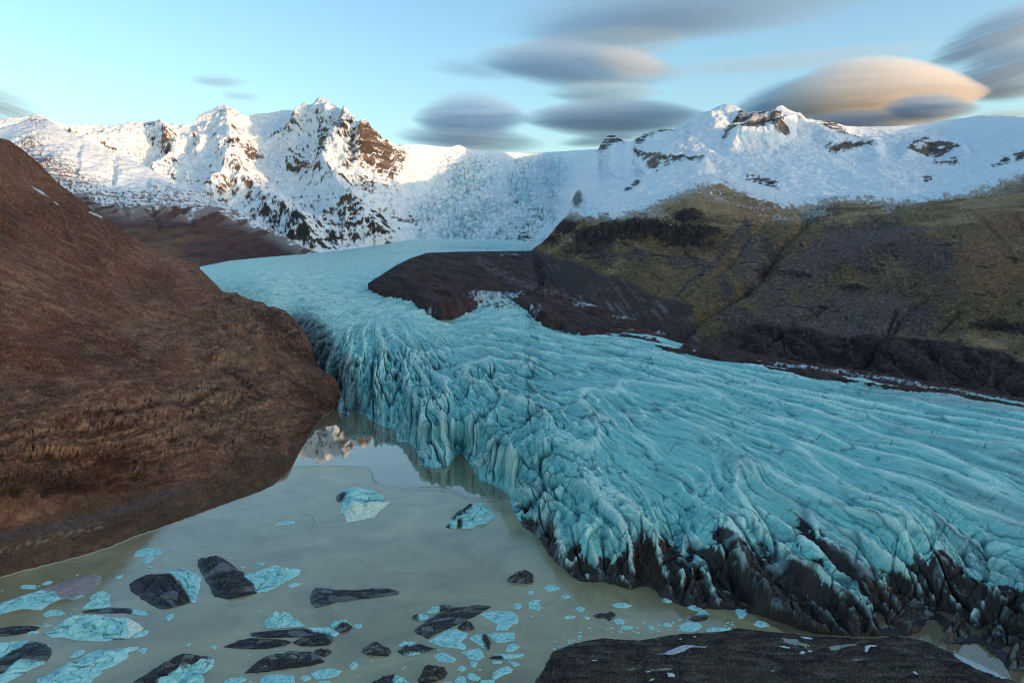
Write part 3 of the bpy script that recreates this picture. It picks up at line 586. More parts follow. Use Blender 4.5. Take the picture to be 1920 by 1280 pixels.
# ================================================================ glacier
G_BOT = [(375, 560), (450, 610), (560, 690), (600, 740), (640, 772), (660, 768), (690, 784), (720, 800), (741, 806), (745, 828), (770, 830), (782, 846), (790, 872), (815, 878), (845, 872), (862, 846), (880, 868), (900, 900), (930, 912), (953, 928), (960, 955), (978, 985),
         (1010, 1006), (1030, 1040), (1060, 1068), (1090, 1090), (1130, 1090), (1180, 1104), (1210, 1098), (1250, 1124), (1300, 1140), (1360, 1142), (1420, 1152), (1480, 1172), (1520, 1186), (1600, 1192), (1700, 1192), (1722, 1184), (1742, 1160), (1760, 1166), (1790, 1206), (1840, 1208),
         (1880, 1240), (1930, 1258), (1990, 1275), (2300, 1420)]
def glacier():
    top = [(375, 500), (385, 498), (430, 489), (500, 482), (600, 474), (680, 464), (720, 458), (770, 449), (850, 448), (960, 450), (985, 453), (1010, 490), (1060, 550), (1120, 588), (1200, 622), (1330, 658), (1500, 688), (1700, 718), (1920, 756), (2300, 840)]
    gx = np.arange(375, 2301, 5.0); gy = curve(G_BOT, gx)
    hi = np.array([gy[max(0, i - 5):i + 6].max() for i in range(len(gy))]); hi = np.convolve(np.pad(hi, 12, mode='edge'), np.ones(25) / 25, 'valid')
    mesh_bot = list(zip(gx, np.maximum(hi, gy) + 6))
    ctrl = [(x, y, H * F / (y - HZ)) for x, y in G_BOT if x >= 640] + [(375, 560, 1750), (560, 690, 1180), (450, 600, 1480),
            (800, 800, 775), (880, 790, 760), (700, 730, 965), (640, 700, 1060), (700, 650, 1150), (800, 700, 975), (900, 700, 918), (1000, 700, 873), (1100, 700, 841), (1300, 760, 681), (1500, 800, 623), (1900, 850, 558), (2300, 900, 500),
            (1920, 756, 724), (2300, 840, 590), (1330, 658, 1036), (1500, 690, 930), (1700, 720, 825), (1040, 600, 1400), (960, 850, 650), (1100, 1000, 490), (1300, 1000, 482), (1300, 1080, 450), (1600, 1050, 449), (1600, 1120, 421), (1900, 1100, 416), (1900, 1000, 455), (1200, 880, 560),
            (1500, 900, 530), (1700, 950, 480), (700, 560, 1620), (850, 600, 1390), (500, 540, 1800), (600, 580, 1510), (560, 620, 1410), (385, 498, 2900), (600, 474, 4000), (700, 480, 3200), (770, 450, 4500), (990, 452, 4500), (800, 520, 1800), (950, 520, 1900), (1000, 640, 1080), (450, 500, 2500), (800, 470, 3300), (950, 470, 3300)]
    PX, PY, P, V = base_grid(375, 2300, 1.3, top, mesh_bot, 620, ctrl, 1.0)
    X, Y, Z = P[..., 0], P[..., 1], P[..., 2]
    bot = curve(G_BOT, PX); dpx = bot - PY                  # photo px above the snout
    # flow coordinates: ice streams fan out from the neck of the valley
    ox, oy = -300.0, 1700.0
    th = np.arctan2(X - ox, np.maximum(oy - Y, 1) )
    rr = np.hypot(X - ox, oy - Y)
    warp = fbm(X / 95, Y / 95, 3, 601); warp2 = fbm(X / 30, Y / 30, 3, 602)
    near = ss(1500, 1000, Y)                                # inside the fan
    a = th * 900 + 9 * warp + 1.4 * warp2
    b = rr + 18 * warp
    dist = pdist(PX.astype(np.float32), PY.astype(np.float32), [(640, 772)] + [q for q in G_BOT if q[0] >= 660])[0]
    dist = np.where(PX < 655, np.maximum(dist, bot - PY), np.where(dpx > 0, dist, -dist)) + (3.0 + 4.0 * ss(980, 1060, PX)) * fbm(PX / 13, PY / 11, 3, 600) + 2.0 * fbm(PX / 4, PY / 4, 2, 599)
    front = ss(300, 30, dist)                               # 1 at the snout, 0 up-glacier
    left = ss(1250, 900, PX)
    n1 = perlin(a / 40, b / 260, 711); n2 = perlin(a / 14 + 5, b / 110, 612); n3 = perlin(a / 6.0, b / 46, 613)
    big = fbm(X / 170, Y / 170, 3, 614)
    act = 0.45 + 0.75 * ss(-0.25, 0.3, fbm(X / 120, Y / 120, 3, 619)) # some reaches are smooth, some torn
    A1 = (7.0 + 6.5 * front) * (0.85 + 0.15 * left) * (1 - 0.35 * left * front); A2 = (2.3 + 4.6 * front) * act; A3 = (1.1 + 1.6 * front) * act
    c1 = 1 - np.abs(n1) * 1.9; c2 = 1 - np.abs(n2) * 1.9; c3 = 1 - np.abs(n3) * 1.8
    r2 = np.abs(n2)
    k1 = np.clip(c1, 0, 1) ** 1.7; k2 = np.clip(c2, 0, 1) ** 1.6; k3 = np.clip(c3, 0, 1) ** 1.4
    D = A1 * (k1 - 0.4) + A2 * (k2 - 0.4) + A3 * (k3 - 0.4) + 4 * big
    D += (1.5 + 2.5 * front) * fbm(a / 22 + 3, b / 60, 3, 620)
    # open crevasses between the fins
    m1 = perlin(a / 21 + 11, b / 130, 617); m2 = perlin(a / 9 + 7, b / 60, 618)
    crev = np.exp(-(m1 / 0.055) ** 2) * (0.30 + 1.1 * front) * act + 0.8 * np.exp(-(m2 / 0.05) ** 2) * (0.2 + 1.1 * front) * act
    D -= 5.0 * crev * (0.8 + 0.2 * left)
    # transverse cracks
    t1 = perlin(a / 70 + 0.5 * warp2, b / 7 + 0.025 * a, 621)
    tmask = ss(0.0, 0.35, fbm(X / 45, Y / 45, 4, 622) + 0.08) * ss(-0.1, 0.25, fbm(a / 12, b / 12, 2, 623))
    tc = np.exp(-(t1 / 0.05) ** 2) * tmask
    D -= 0.9 * tc * near
    # block fracture at the snout
    blk = ridged(X / 16 + warp2, Y / 16, 3, 631, 0.6)
    D += front ** 2 * 4.5 * (blk - 0.6)
    snout = ss(190, 60, dist) * ss(985, 1060, PX)
    D += snout * (7.0 * (np.clip(1 - np.abs(perlin(a / 17 + 31, b / 70, 635)) * 1.8, 0, 1) ** 1.3 - 0.45) + 3.2 * (ridged(a / 8, b / 20, 4, 636, 0.62) - 0.55))
    D += 0.5 * fbm(X / 3.2, Y / 3.2, 3, 641, 0.6)
    D += (0.5 + 1.6 * front) * near * (ridged(a / 4.5 + 3, b / 9, 4, 642, 0.62) - 0.6) + (0.5 + 1.2 * front) * (ridged(X / 8, Y / 8, 4, 643, 0.62) - 0.6)
    gc, gr = worley(a / 9.5 + 0.8 * warp2, b / 15 + 0.8 * warp, 644); gc2, gr2 = worley(a / 4.2 + 0.5 * warp2, b / 6.5, 645)
    brk_ = np.clip(front ** 1.5 * act + 0.25 * front, 0, 1.1) * (1 - 0.45 * left)
    D += brk_ * (4.2 * (gr - 0.5) - 1.8 * ss(0.2, 0.0, gc) + 1.6 * (gr2 - 0.5) - 0.7 * ss(0.18, 0.0, gc2)) * near
    # up-valley: fine wind-combed ripple of small crevasses
    far = ss(1000, 1500, Y)
    f1 = fbm(X / 40, Y / 26, 4, 651, 0.65); f2 = ridged((X + 0.5 * Y) / 55, (Y - 0.5 * X) / 26, 4, 652, 0.6)
    Df = 5.0 * f1 + 7.0 * (f2 - 0.55)
    D = D * (1 - far) + Df * far * (0.35 + 0.65 * ss(3000, 1600, Y))
    # torn ice against the left rock wall
    torn = blobs(PX, PY, [(600, 640, 45, 45, 1), (640, 690, 40, 40, 1), (570, 600, 30, 30, .8), (680, 740, 50, 40, .9)])
    D += torn * 15 * (ridged(X / 22, Y / 26, 4, 661, 0.65) - 0.55)
    # standing towers at the water's edge
    prow = blobs(PX, PY, [(815, 850, 26, 22, 1), (765, 812, 18, 18, .7), (905, 880, 18, 20, .5), (1010, 950, 40, 30, .5), (1090, 1010, 45, 40, .4), (650, 690, 18, 22, .8)])
    D += prow * (5 + 9 * np.clip(r2, 0, 1))
    shore = np.clip(dist / 5.0, 0, 1) ** 0.45
    grav = ss(0, 30, dist)
    D = (D * (0.5 + 0.5 * grav) + 1.2 * front) * shore
    # the sheet stays low against its right-hand moraine
    td = np.clip((1 - V) / 0.03, 0, 1)
    D *= 0.3 + 0.7 * td
    P = P.copy()
    nrm = grid_normals(P)
    push = 0.25 * front * D
    P[..., 2] += D; P[..., 0] += nrm[..., 0] * push; P[..., 1] += nrm[..., 1] * push
    P[..., 2] = np.where(dist < 0, np.minimum(P[..., 2], -2.0), np.maximum(P[..., 2], np.where(dist < 20, 0.5, -5)))
    P[..., 2] -= 30 * ss(640, 615, PX) * ss(690, 720, PY)
    # --- albedo: weathered crests pale, hollows bluer, shade painted into hollows and cracks beside dirt, dirt low on the snout
    Zs = P[..., 2].copy()
    k = 9
    def blur(A, r):
        c = np.cumsum(np.pad(A, ((r + 1, r), (0, 0)), mode='edge'), 0); A = (c[2 * r + 1:] - c[:-2 * r - 1]) / (2 * r + 1)
        c = np.cumsum(np.pad(A, ((0, 0), (r + 1, r)), mode='edge'), 1); return (c[:, 2 * r + 1:] - c[:, :-2 * r - 1]) / (2 * r + 1)
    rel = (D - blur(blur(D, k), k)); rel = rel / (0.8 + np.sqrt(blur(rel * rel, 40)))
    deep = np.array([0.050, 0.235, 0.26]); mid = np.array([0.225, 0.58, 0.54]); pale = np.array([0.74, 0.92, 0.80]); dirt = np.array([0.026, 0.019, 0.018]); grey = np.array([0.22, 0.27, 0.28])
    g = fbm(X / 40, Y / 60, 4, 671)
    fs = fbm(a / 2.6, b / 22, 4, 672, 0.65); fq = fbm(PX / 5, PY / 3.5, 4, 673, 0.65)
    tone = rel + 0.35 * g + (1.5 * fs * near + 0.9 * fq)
    C = mixc(np.broadcast_to(mid, P.shape), deep, ss(-0.1, -1.7, tone))  # bluer ice and painted shade in the hollows
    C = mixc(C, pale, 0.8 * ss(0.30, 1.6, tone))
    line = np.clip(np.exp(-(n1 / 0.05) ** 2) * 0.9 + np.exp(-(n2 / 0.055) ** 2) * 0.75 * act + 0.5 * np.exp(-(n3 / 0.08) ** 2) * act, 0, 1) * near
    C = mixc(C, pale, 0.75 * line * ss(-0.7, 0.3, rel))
    nk = np.exp(-(perlin(a / 13 + 21, b / 95, 674) / 0.035) ** 2) * ss(-0.15, 0.2, fbm(X / 60, Y / 60, 3, 675)) + np.exp(-(perlin(a / 6 + 2, b / 40, 676) / 0.05) ** 2) * ss(0.0, 0.3, fbm(X / 40, Y / 40, 3, 677))
    C = mixc(C, deep * 0.55, 0.75 * np.clip(nk, 0, 1) * near)
    C = mixc(C, pale, 0.5 * far * ss(-0.3, 0.5, f1 + 0.3))
    C = mixc(C, deep * 1.3, 0.6 * far * ss(0.1, 0.45, -fbm(PX / 10, PY / 3.4, 4, 678, 0.65)) * ss(505, 560, PY))
    C = mixc(C, pale * 1.05, 0.7 * far * ss(0.1, 0.45, fbm(PX / 10 + 7, PY / 3.2, 4, 679, 0.65)) * ss(490, 530, PY))
    C = mixc(C, mid * 1.15, 0.5 * ss(60, 0, 1 - td) * 0)
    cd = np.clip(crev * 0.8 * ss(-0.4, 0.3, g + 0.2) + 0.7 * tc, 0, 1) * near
    C = mixc(C, np.array([0.035, 0.075, 0.085]), 0.92 * np.clip(cd, 0, 1))  # crevasse shade painted dark, mixed with dirt
    C = mixc(C, deep * 0.5, 0.7 * (1 - 0.55 * left) * brk_ * near * np.maximum(ss(0.12, 0.02, gc), 0.6 * ss(0.12, 0.02, gc2))); C = C * (1 + 0.35 * brk_ * near * (gr - 0.5) + 0.25 * brk_ * near * (gr2 - 0.5))[..., None]
    # grey dust bands on the right
    C = mixc(C, grey, 0.55 * near * ss(0.15, 0.55, fbm(a / 30, b / 260, 4, 681) + 0.25 * ss(1300, 1700, PX) - 0.1) * ss(900, 1200, PX))
    C = mixc(C, np.array([0.05, 0.032, 0.028]), 0.9 * ss(0.42, 0.6, blobs(PX, PY, [(935, 572, 75, 16, .55), (1010, 592, 40, 14, .6), (860, 580, 40, 8, .5), (1070, 622, 50, 8, .5), (780, 572, 60, 8, .4)]) + 0.5 * fbm(PX / 8, PY / 4, 4, 694, 0.66)))
    # black debris-covered snout
    lim = curve([(640, 10), (700, -60), (940, -60), (958, -25), (985, 10), (1030, 50), (1070, 26), (1110, 36), (1150, 48), (1200, 105), (1250, 130), (1300, 140), (1360, 128), (1450, 150), (1500, 172), (1530, 150), (1620, 130), (1700, 108), (1760, 120), (1850, 118), (1920, 150), (2300, 200)], PX)
    dl = (lim * (0.97 + 0.75 * fbm(a / 20, b / 300, 3, 698)) - dist * 1.08) / 46 + 0.95 * fbm(X / 14 + 0.4 * warp, Y / 30, 4, 691, 0.62) - 0.42 * rel + 0.25 * fbm(a / 9, b / 60, 3, 692)
    dm = (1 - 0.7 * ss(0.5, 1.6, rel) * ss(2.2, 0.6, dl)) * ss(0.0, 0.16, dl + 0.35 * fq + 0.25 * (gr - 0.5)) * ss(0, 1, (lim + 40) / 20)
    streak = ss(0.05, 0.5, fbm(a / 10, b / 50, 4, 695, 0.6)) * ss(60, 0, dist * 1.08 - lim) * 0.4
    C = mixc(C, np.array([0.17, 0.24, 0.29]), np.clip(streak, 0, 1) * ss(980, 1080, PX))
    wash = ss(0.02, 0.35, fbm(a / 16 + 3, b / 22, 4, 697, 0.6) - 0.05)
    dcol = mixc(np.broadcast_to(dirt, P.shape), np.array([0.075, 0.042, 0.032]), ss(0.0, 0.5, fbm(X / 25, Y / 25, 4, 693)))
    dcol = mixc(dcol, np.array([0.20, 0.30, 0.32]), 0.9 * np.clip(wash * ss(0.0, 0.8, 1.6 - dl) + 0.55 * ss(0.6, 1.6, rel) , 0, 1))
    C = C + (dcol - C) * dm[..., None]
    tl = ss(30, 0, PX - curve([(560, 600), (600, 650), (650, 705), (665, 770), (600, 560)], PX) * 0 - np.interp(PY, [590, 640, 690, 740, 770], [575, 612, 648, 662, 668]))
    C = mixc(C, np.array([0.055, 0.05, 0.055]), np.clip(tl * (0.35 + 0.65 * ss(0.5, -0.5, tone)), 0, 1) * ss(585, 610, PY)); C = mixc(C, np.array([0.45, 0.50, 0.52]), tl * 0.75 * ss(0.6, 1.3, tone) * ss(585, 610, PY))
    C = mixc(C, np.array([0.05, 0.045, 0.045]), ss(640, 560, PX + 0.6 * (660 - PY)) * ss(0.1, 0.6, torn) * 0.6)
    # flow-banded dust far up, under the icefall
    C = mixc(C, np.array([0.22, 0.30, 0.34]), 0.7 * ss(462, 454, PY) * 0 + 0.65 * blobs(PX, PY, [(900, 462, 120, 7, 1), (780, 473, 60, 3, .6)]) * ss(-0.3, 0.3, fbm(X / 400, Y / 60, 3, 699)))
    global G_P, G_PX, G_PY
    G_P, G_PX, G_PY = P, PX, PY
    P2, C2 = skirt(P, C, 3, 6, 6)
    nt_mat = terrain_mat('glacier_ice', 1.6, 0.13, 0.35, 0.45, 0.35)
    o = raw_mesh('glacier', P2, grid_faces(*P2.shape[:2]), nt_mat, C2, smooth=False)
    tag(o, 'turquoise glacier tongue split by long crevasses with a black debris covered snout', 'glacier', kind='structure')
glacier()

# ================================================================ dark medial and lateral moraine
def moraine():
    top = [(690, 531), (720, 512), (745, 496), (770, 484), (800, 474), (850, 472), (1000, 470), (1020, 520), (1060, 552), (1120, 574), (1200, 602), (1260, 632), (1330, 650), (1400, 660), (1500, 678), (1650, 700), (1800, 724), (1920, 747), (2300, 834)]
    bot = [(690, 532), (700, 540), (720, 548), (760, 562), (800, 572), (830, 576), (858, 571), (868, 568), (905, 558), (950, 558), (985, 570), (1010, 588), (1035, 606), (1060, 618), (1100, 630), (1150, 638), (1250, 656), (1330, 666), (1500, 700), (1700, 730), (1920, 768), (2300, 855)]
    ctrl = [(690, 531, 1830), (760, 562, 1490), (830, 576, 1350), (905, 558, 1480), (950, 558, 1500), (1010, 585, 1310), (1060, 618, 1200), (1150, 638, 1105), (1250, 656, 1015), (1330, 666, 965), (1500, 700, 855), (1700, 730, 770), (1920, 768, 690), (2300, 855, 560),
            (800, 474, 2900), (1000, 470, 2600), (745, 496, 2180), (770, 524, 1690), (800, 548, 1520), (760, 510, 1900), (720, 530, 1760), (1060, 552, 1690), (1120, 574, 1500), (1200, 602, 1370), (1260, 632, 1220), (1330, 650, 1115), (1400, 660, 1060), (1500, 678, 978), (1650, 700, 890), (1800, 724, 815), (1920, 747, 755), (2300, 834, 590), (850, 510, 1880), (950, 510, 1890), (850, 545, 1570)]
    PX, PY, P, V = base_grid(690, 2300, 1.5, top, bot, 110, ctrl)
    X, Y, Z = P[..., 0], P[..., 1], P[..., 2]
    g = fbm(X / 40, Y / 60, 5, 701, 0.6)
    edge = np.clip(np.minimum(V / 0.12, (1 - V) / 0.1), 0, 1)
    D = edge * (7 * g + 6 * ridged(X / 70, Y / 110, 4, 702) - 2) * ss(650, 1000, Y) + 1.2 * fbm(X / 9, Y / 9, 3, 703)
    P = P.copy(); P[..., 2] += D - 22 * np.clip(1 - V / (0.07 + 0.06 * np.clip(0.5 + fbm(PX / 12, PY / 9, 3, 707), 0, 1)), 0, 1) ** 1.3
    brown = np.array([0.078, 0.040, 0.031]); slate = np.array([0.060, 0.040, 0.042]); 
    C = mixc(np.broadcast_to(brown, P.shape), slate, np.clip(ss(-0.1, 0.3, g + 0.4 * ss(900, 1010, PX) * ss(560, 520, PY)), 0, 1))
    C = mixc(C, np.array([0.22, 0.17, 0.17]), 0.75 * np.exp(-(pdist(PX + 6 * g, PY, [(900, 488), (930, 510), (975, 530), (1030, 548), (1100, 566)])[0] / 7) ** 2) * ss(-0.2, 0.2, fbm(PX / 8, PY / 4, 3, 5)))
    # ice and snow showing through along the edges
    ed = blobs(PX, PY, [(740, 556, 40, 10, .30), (800, 570, 50, 8, .42), (930, 552, 70, 8, .8), (1000, 575, 30, 16, .5), (1120, 572, 60, 8, .75), (1180, 596, 60, 6, .6), (1240, 625, 40, 8, .6), (950, 478, 60, 5, .5), (890, 474, 40, 4, .4), (960, 500, 20, 4, .4)])
    ed = np.maximum(ed, 0.62 * ss(1400, 1470, PX) * np.exp(-((V - 0.55 - 0.2 * fbm(PX / 40, PY * 0, 2, 8)) / 0.22) ** 2))
    sn = ss(0.50, 0.62, ed + 0.55 * fbm(PX / 9, PY / 3.2, 4, 711, 0.65))
    C = mixc(C, np.array([0.55, 0.66, 0.68]), sn * 0.9)
    rb_ = fbm(PX / 5, PY / 3, 4, 713, 0.66); C = mixc(C, np.array([0.15, 0.09, 0.078]), 0.28 * ss(0.05, 0.3, rb_)); C = mixc(C, np.array([0.02, 0.013, 0.012]), 0.35 * ss(0.05, 0.3, -rb_))
    fl_ = fbm(PX / 60 + PY / 40, (PY - 0.28 * PX) / 7, 4, 714, 0.6); C = mixc(C, slate * 1.7, 0.6 * ss(0.04, 0.3, fl_)); C = mixc(C, brown * 0.45, 0.7 * ss(0.04, 0.3, -fl_))
    o = raw_mesh('moraine', P, grid_faces(*P.shape[:2]), terrain_mat('moraine_rubble', 6, 0.35, 0.9, 0.95, 0.1), C)
    tag(o, 'dark brown moraine of rubble between the glacier and the plateau', 'moraine', kind='structure')
moraine()

# ================================================================ gravel bank in front
BANK_TOP = [(930, 1330), (975, 1292), (1002, 1272), (1018, 1250), (1030, 1228), (1036, 1214), (1060, 1206), (1090, 1198), (1130, 1192), (1200, 1196), (1230, 1190), (1280, 1184), (1340, 1180), (1385, 1173), (1450, 1180), (1520, 1188), (1600, 1192), (1690, 1190), (1730, 1196), (1780, 1217), (1850, 1247), (1900, 1272), (1950, 1298), (2200, 1420)]
def bank_flow(X, Y): return fbm(X / 16 + 0.3 * fbm(X / 20, Y / 20, 2, 3), Y / 5, 5, 811, 0.55)
def bank_point(PX, PY, d=None):
    if d is None: d = np.maximum(PY - curve(BANK_TOP, PX), 0)
    P0 = on_level(PX, PY); X, Y = P0[..., 0], P0[..., 1]
    Z = -0.5 + 1.5 * (1 - np.exp(-d / 9)) + np.clip(d / 30, 0, 1) * (1.9 * bank_flow(X, Y) + 0.6 * fbm(X / 40, Y / 30, 3, 812)) + 0.12 * fbm(X / 1.5, Y / 1.5, 3, 813)
    return np.stack([X, Y, Z], -1)
def bank():
    px = columns(930, 2200, 1.6)
    t = curve(BANK_TOP, px) + 1.2 * fbm(px / 14, px * 0, 4, 801)
    v = np.linspace(0, 1, 150)[:, None]
    PX = np.repeat(px[None], 150, 0); PY = t[None] + (1480 - t[None]) * v ** 1.3
    d = PY - t[None]
    P = bank_point(PX, PY, d); X, Y = P[..., 0], P[..., 1]
    fl = bank_flow(X, Y)
    c1 = np.array([0.036, 0.027, 0.024]); c2 = np.array([0.088, 0.062, 0.047]); c3 = np.array([0.070, 0.055, 0.031])
    C = mixc(np.broadcast_to(c1, P.shape), c2, ss(-0.1, 0.35, fbm(X / 10, Y / 7, 5, 821, 0.6)))
    C = mixc(C, c3, 0.7 * ss(0.0, 0.35, fbm(X / 30, Y / 18, 4, 822) + 0.25 * ss(30, 90, d)))
    C = mixc(C, np.array([0.15, 0.115, 0.09]), 0.55 * ss(0.10, 0.3, -fl)); C = mixc(C, np.array([0.014, 0.011, 0.011]), 0.7 * ss(0.12, 0.32, fl))
    pb = fbm(X / 0.9, Y / 0.9, 3, 823, 0.7); C = mixc(C, np.array([0.20, 0.16, 0.13]), 0.5 * ss(0.2, 0.36, pb)); C = mixc(C, np.array([0.012, 0.01, 0.01]), 0.6 * ss(0.1, 0.3, -pb))
    # frost and stranded ice along the water line
    fr = ss(0.02, 0.3, fbm(X / 2.0, Y / 2.0, 4, 831, 0.7) + 0.62 - d / (6 + 9 * ss(1120, 1030, PX))) * ss(1780, 1300, PX)
    C = mixc(C, np.array([0.55, 0.56, 0.55]), 0.8 * fr)
    o = raw_mesh('gravel_bank', P, grid_faces(*P.shape[:2])[:, ::-1], terrain_mat('dark_gravel', 1.2, 0.75, 0.25, 0.9, 0.15), C)
    tag(o, 'dark gravel bank in front of the glacier snout', 'gravel bank', kind='structure')
bank()

# ================================================================ lake, lake ice, ground
def water_mat(name, col, rough, bump=0.0, spec=0.5, var=0.15, size=25.0, coat=0.0):
    nt = NT(name); b = principled(nt, rough, spec); b.inputs['IOR'].default_value = 1.5
    tc = nt.n('ShaderNodeTexCoord')
    n = noise_node(nt, tc.outputs['Object'], 1.0 / size, 7, 0.62)
    n.inputs['Distortion'].default_value = 1.2
    n2 = noise_node(nt, tc.outputs['Object'], 1.2, 3, 0.8)
    mr = nt.n('ShaderNodeMapRange'); mr.inputs['From Min'].default_value = 0.3; mr.inputs['From Max'].default_value = 0.7
    mr.inputs['To Min'].default_value = 1 - var; mr.inputs['To Max'].default_value = 1 + var
    nt.l(n.outputs['Fac'], mr.inputs['Value'])
    mr2 = nt.n('ShaderNodeMapRange'); mr2.inputs['To Min'].default_value = 0.88; mr2.inputs['To Max'].default_value = 1.12
    nt.l(n2.outputs['Fac'], mr2.inputs['Value'])
    mm = nt.n('ShaderNodeMath', operation='MULTIPLY'); nt.l(mr.outputs[0], mm.inputs[0]); nt.l(mr2.outputs[0], mm.inputs[1])
    b.inputs['Coat Weight'].default_value = coat; b.inputs['Coat Roughness'].default_value = rough; b.inputs['Coat IOR'].default_value = 1.6
    sc = nt.n('ShaderNodeVectorMath', operation='SCALE'); sc.inputs[0].default_value = col
    nt.l(mm.outputs[0], sc.inputs['Scale']); nt.l(sc.outputs[0], b.inputs['Base Color'])
    if bump:
        n3 = noise_node(nt, tc.outputs['Object'], 0.35, 4, 0.6)
        bp = nt.n('ShaderNodeBump'); bp.inputs['Strength'].default_value = 1.0; bp.inputs['Distance'].default_value = bump
        nt.l(n3.outputs['Fac'], bp.inputs['Height']); nt.l(bp.outputs[0], b.inputs['Normal'])
    return nt.m

def sheet(name, x0, x1, y0, y1, z, mat):
    V = [(x0, y0, z), (x1, y0, z), (x1, y1, z), (x0, y1, z)]
    return raw_mesh(name, V, np.array([[0, 1, 2, 3]]), mat, smooth=False)
tag(sheet('ground', -60000, 60000, -60000, 60000, -12.0, plain_mat('dark_ground', (0.05, 0.045, 0.04), 0.9)), 'dark ground under the whole valley', 'ground', kind='structure')
LAKE = water_mat('silty_water', (0.20, 0.145, 0.075), 0.02, 0.002, 0.5, 0.25, 30.0, 0.4)
tag(sheet('lake', -1500, 1500, -600, 1250, 0.0, LAKE), 'calm olive brown meltwater lake in front of the glacier', 'lake', kind='structure')

ICE_EDGE = [(300, 874), (545, 874), (600, 872), (640, 872), (672, 873), (690, 876), (696, 884), (699, 894), (706, 904), (725, 910), (760, 914), (790, 912), (820, 911), (840, 914), (856, 921), (872, 930), (890, 934), (915, 931), (940, 934), (975, 931), (1010, 935)]
def lake_ice():
    up = []
    s = np.array(ICE_EDGE, float)
    t = np.concatenate([[0], np.cumsum(np.hypot(*np.diff(s, axis=0).T))]); q = np.arange(0, t[-1], 2.0)
    ex = np.interp(q, t, s[:, 0]); ey = np.interp(q, t, s[:, 1]) + 1.1 * fbm(q / 9, q * 0, 4, 5)
    order = np.argsort(ex)
    ex, ey = ex[order], ey[order]
    rows = []
    for v in np.linspace(0, 1, 24):
        rows.append(on_level(ex * (1 - v) + (ex * 4.2 - 2000) * v, ey * (1 - v) + 1600 * v, 0.03))
    P = np.stack(rows)
    m = water_mat('grey_lake_ice', (0.34, 0.275, 0.145), 0.12, 0.006, 0.5, 0.34, 60.0)
    o = raw_mesh('lake_ice', P, grid_faces(*P.shape[:2])[:, ::-1], m)
    tag(o, 'thin grey skin of new ice over the lower lake', 'lake ice', kind='structure')
    # cracks: dark wet lines in the skin, ribbons 4 mm above it
    V, Fc = [], []
    def ribbon(pts, w):
        p = np.array(pts, float)
        t = np.concatenate([[0], np.cumsum(np.hypot(*np.diff(p, axis=0).T))]); q = np.arange(0, t[-1] + 1, 1.6)
        x = np.interp(q, t, p[:, 0]) + 1.0 * fbm(q / 5, q * 0 + w, 3, 7); y = np.interp(q, t, p[:, 1]) + 1.0 * fbm(q / 5, q * 0 + 9 + w, 3, 8)
        W = on_level(x, y, 0.036); tn = np.gradient(W, axis=0); nn = np.stack([-tn[:, 1], tn[:, 0], 0 * tn[:, 0]], -1); nn /= np.linalg.norm(nn, axis=1, keepdims=True)
        ww = (w * (0.5 + 0.9 * np.clip(0.5 + fbm(q / 7, q * 0 + 2, 3, 9), 0, 1)) * np.clip(np.minimum(q, q[-1] - q) / 12, 0.15, 1))[:, None]
        b = sum(len(v) for v in V); n = len(q)
        V.append(W - nn * ww); V.append(W + nn * ww)
        Fc.append(np.stack([b + np.arange(n - 1), b + np.arange(1, n), b + n + np.arange(1, n), b + n + np.arange(n - 1)], -1))
    ribbon(list(zip(ex[(ex > 540) & (ex < 965)], ey[(ex > 540) & (ex < 965)] + 1.0)), 0.55)
    ribbon([(695, 892), (703, 908), (728, 916), (770, 919), (810, 918), (845, 922), (880, 938), (935, 942)], 0.35)
    ribbon([(560, 953), (572, 964), (586, 968), (590, 980), (583, 990), (600, 988), (616, 989), (640, 985)], 0.40)
    ribbon([(586, 988), (578, 998)], 0.45)
    ribbon([(520, 926), (540, 922), (560, 914)], 0.25); ribbon([(548, 898), (575, 894), (600, 890), (640, 884)], 0.25); ribbon([(700, 912), (715, 925), (722, 924)], 0.25)
    o2 = raw_mesh('crack', np.concatenate(V), np.concatenate(Fc), plain_mat('wet_crack', (0.05, 0.052, 0.045), 0.2, 0.5), parent=o)
    o2['label'] = 'dark branching crack lines across the grey lake ice'
    V.clear(); Fc.clear()
    for pts in ([(805, 1128), (782, 1150), (772, 1165), (765, 1185), (735, 1195), (700, 1194), (680, 1205), (676, 1222)], [(765, 1185), (762, 1198), (765, 1200)], [(950, 1087), (925, 1098), (912, 1110)], [(640, 1248), (665, 1235), (690, 1226)], [(680, 1278), (690, 1268), (700, 1260)], [(770, 1275), (785, 1262), (800, 1255)],
                [(545, 1075), (600, 1058), (650, 1035), (670, 1025)], [(540, 1062), (570, 1040), (590, 1020)]):
        ribbon(pts, 0.16)
    o3 = raw_mesh('healed_crack', np.concatenate(V), np.concatenate(Fc), plain_mat('pale_crack', (0.27, 0.25, 0.18), 0.6), parent=o)
    o3['label'] = 'pale thin healed crack lines among the floes'
lake_ice()
# ================================================================ ice floating in the lake
def z7(l): return [(x / 3.0, 860 + y / 3.0) for x, y in l]
def z8(l): return [(420 + x / 3.0, 860 + y / 3.0) for x, y in l]
def zA(l): return [(x / 5.334, 1040 + y / 5.334) for x, y in l]
def zB(l): return [(1000 + x / 4.0, 1020 + y / 4.0) for x, y in l]
def zC(l): return [(1440 + x / 4.0, 960 + y / 4.0) for x, y in l]
def zD(l): return [(620 + x / 4.3636, 1060 + y / 4.3636) for x, y in l]

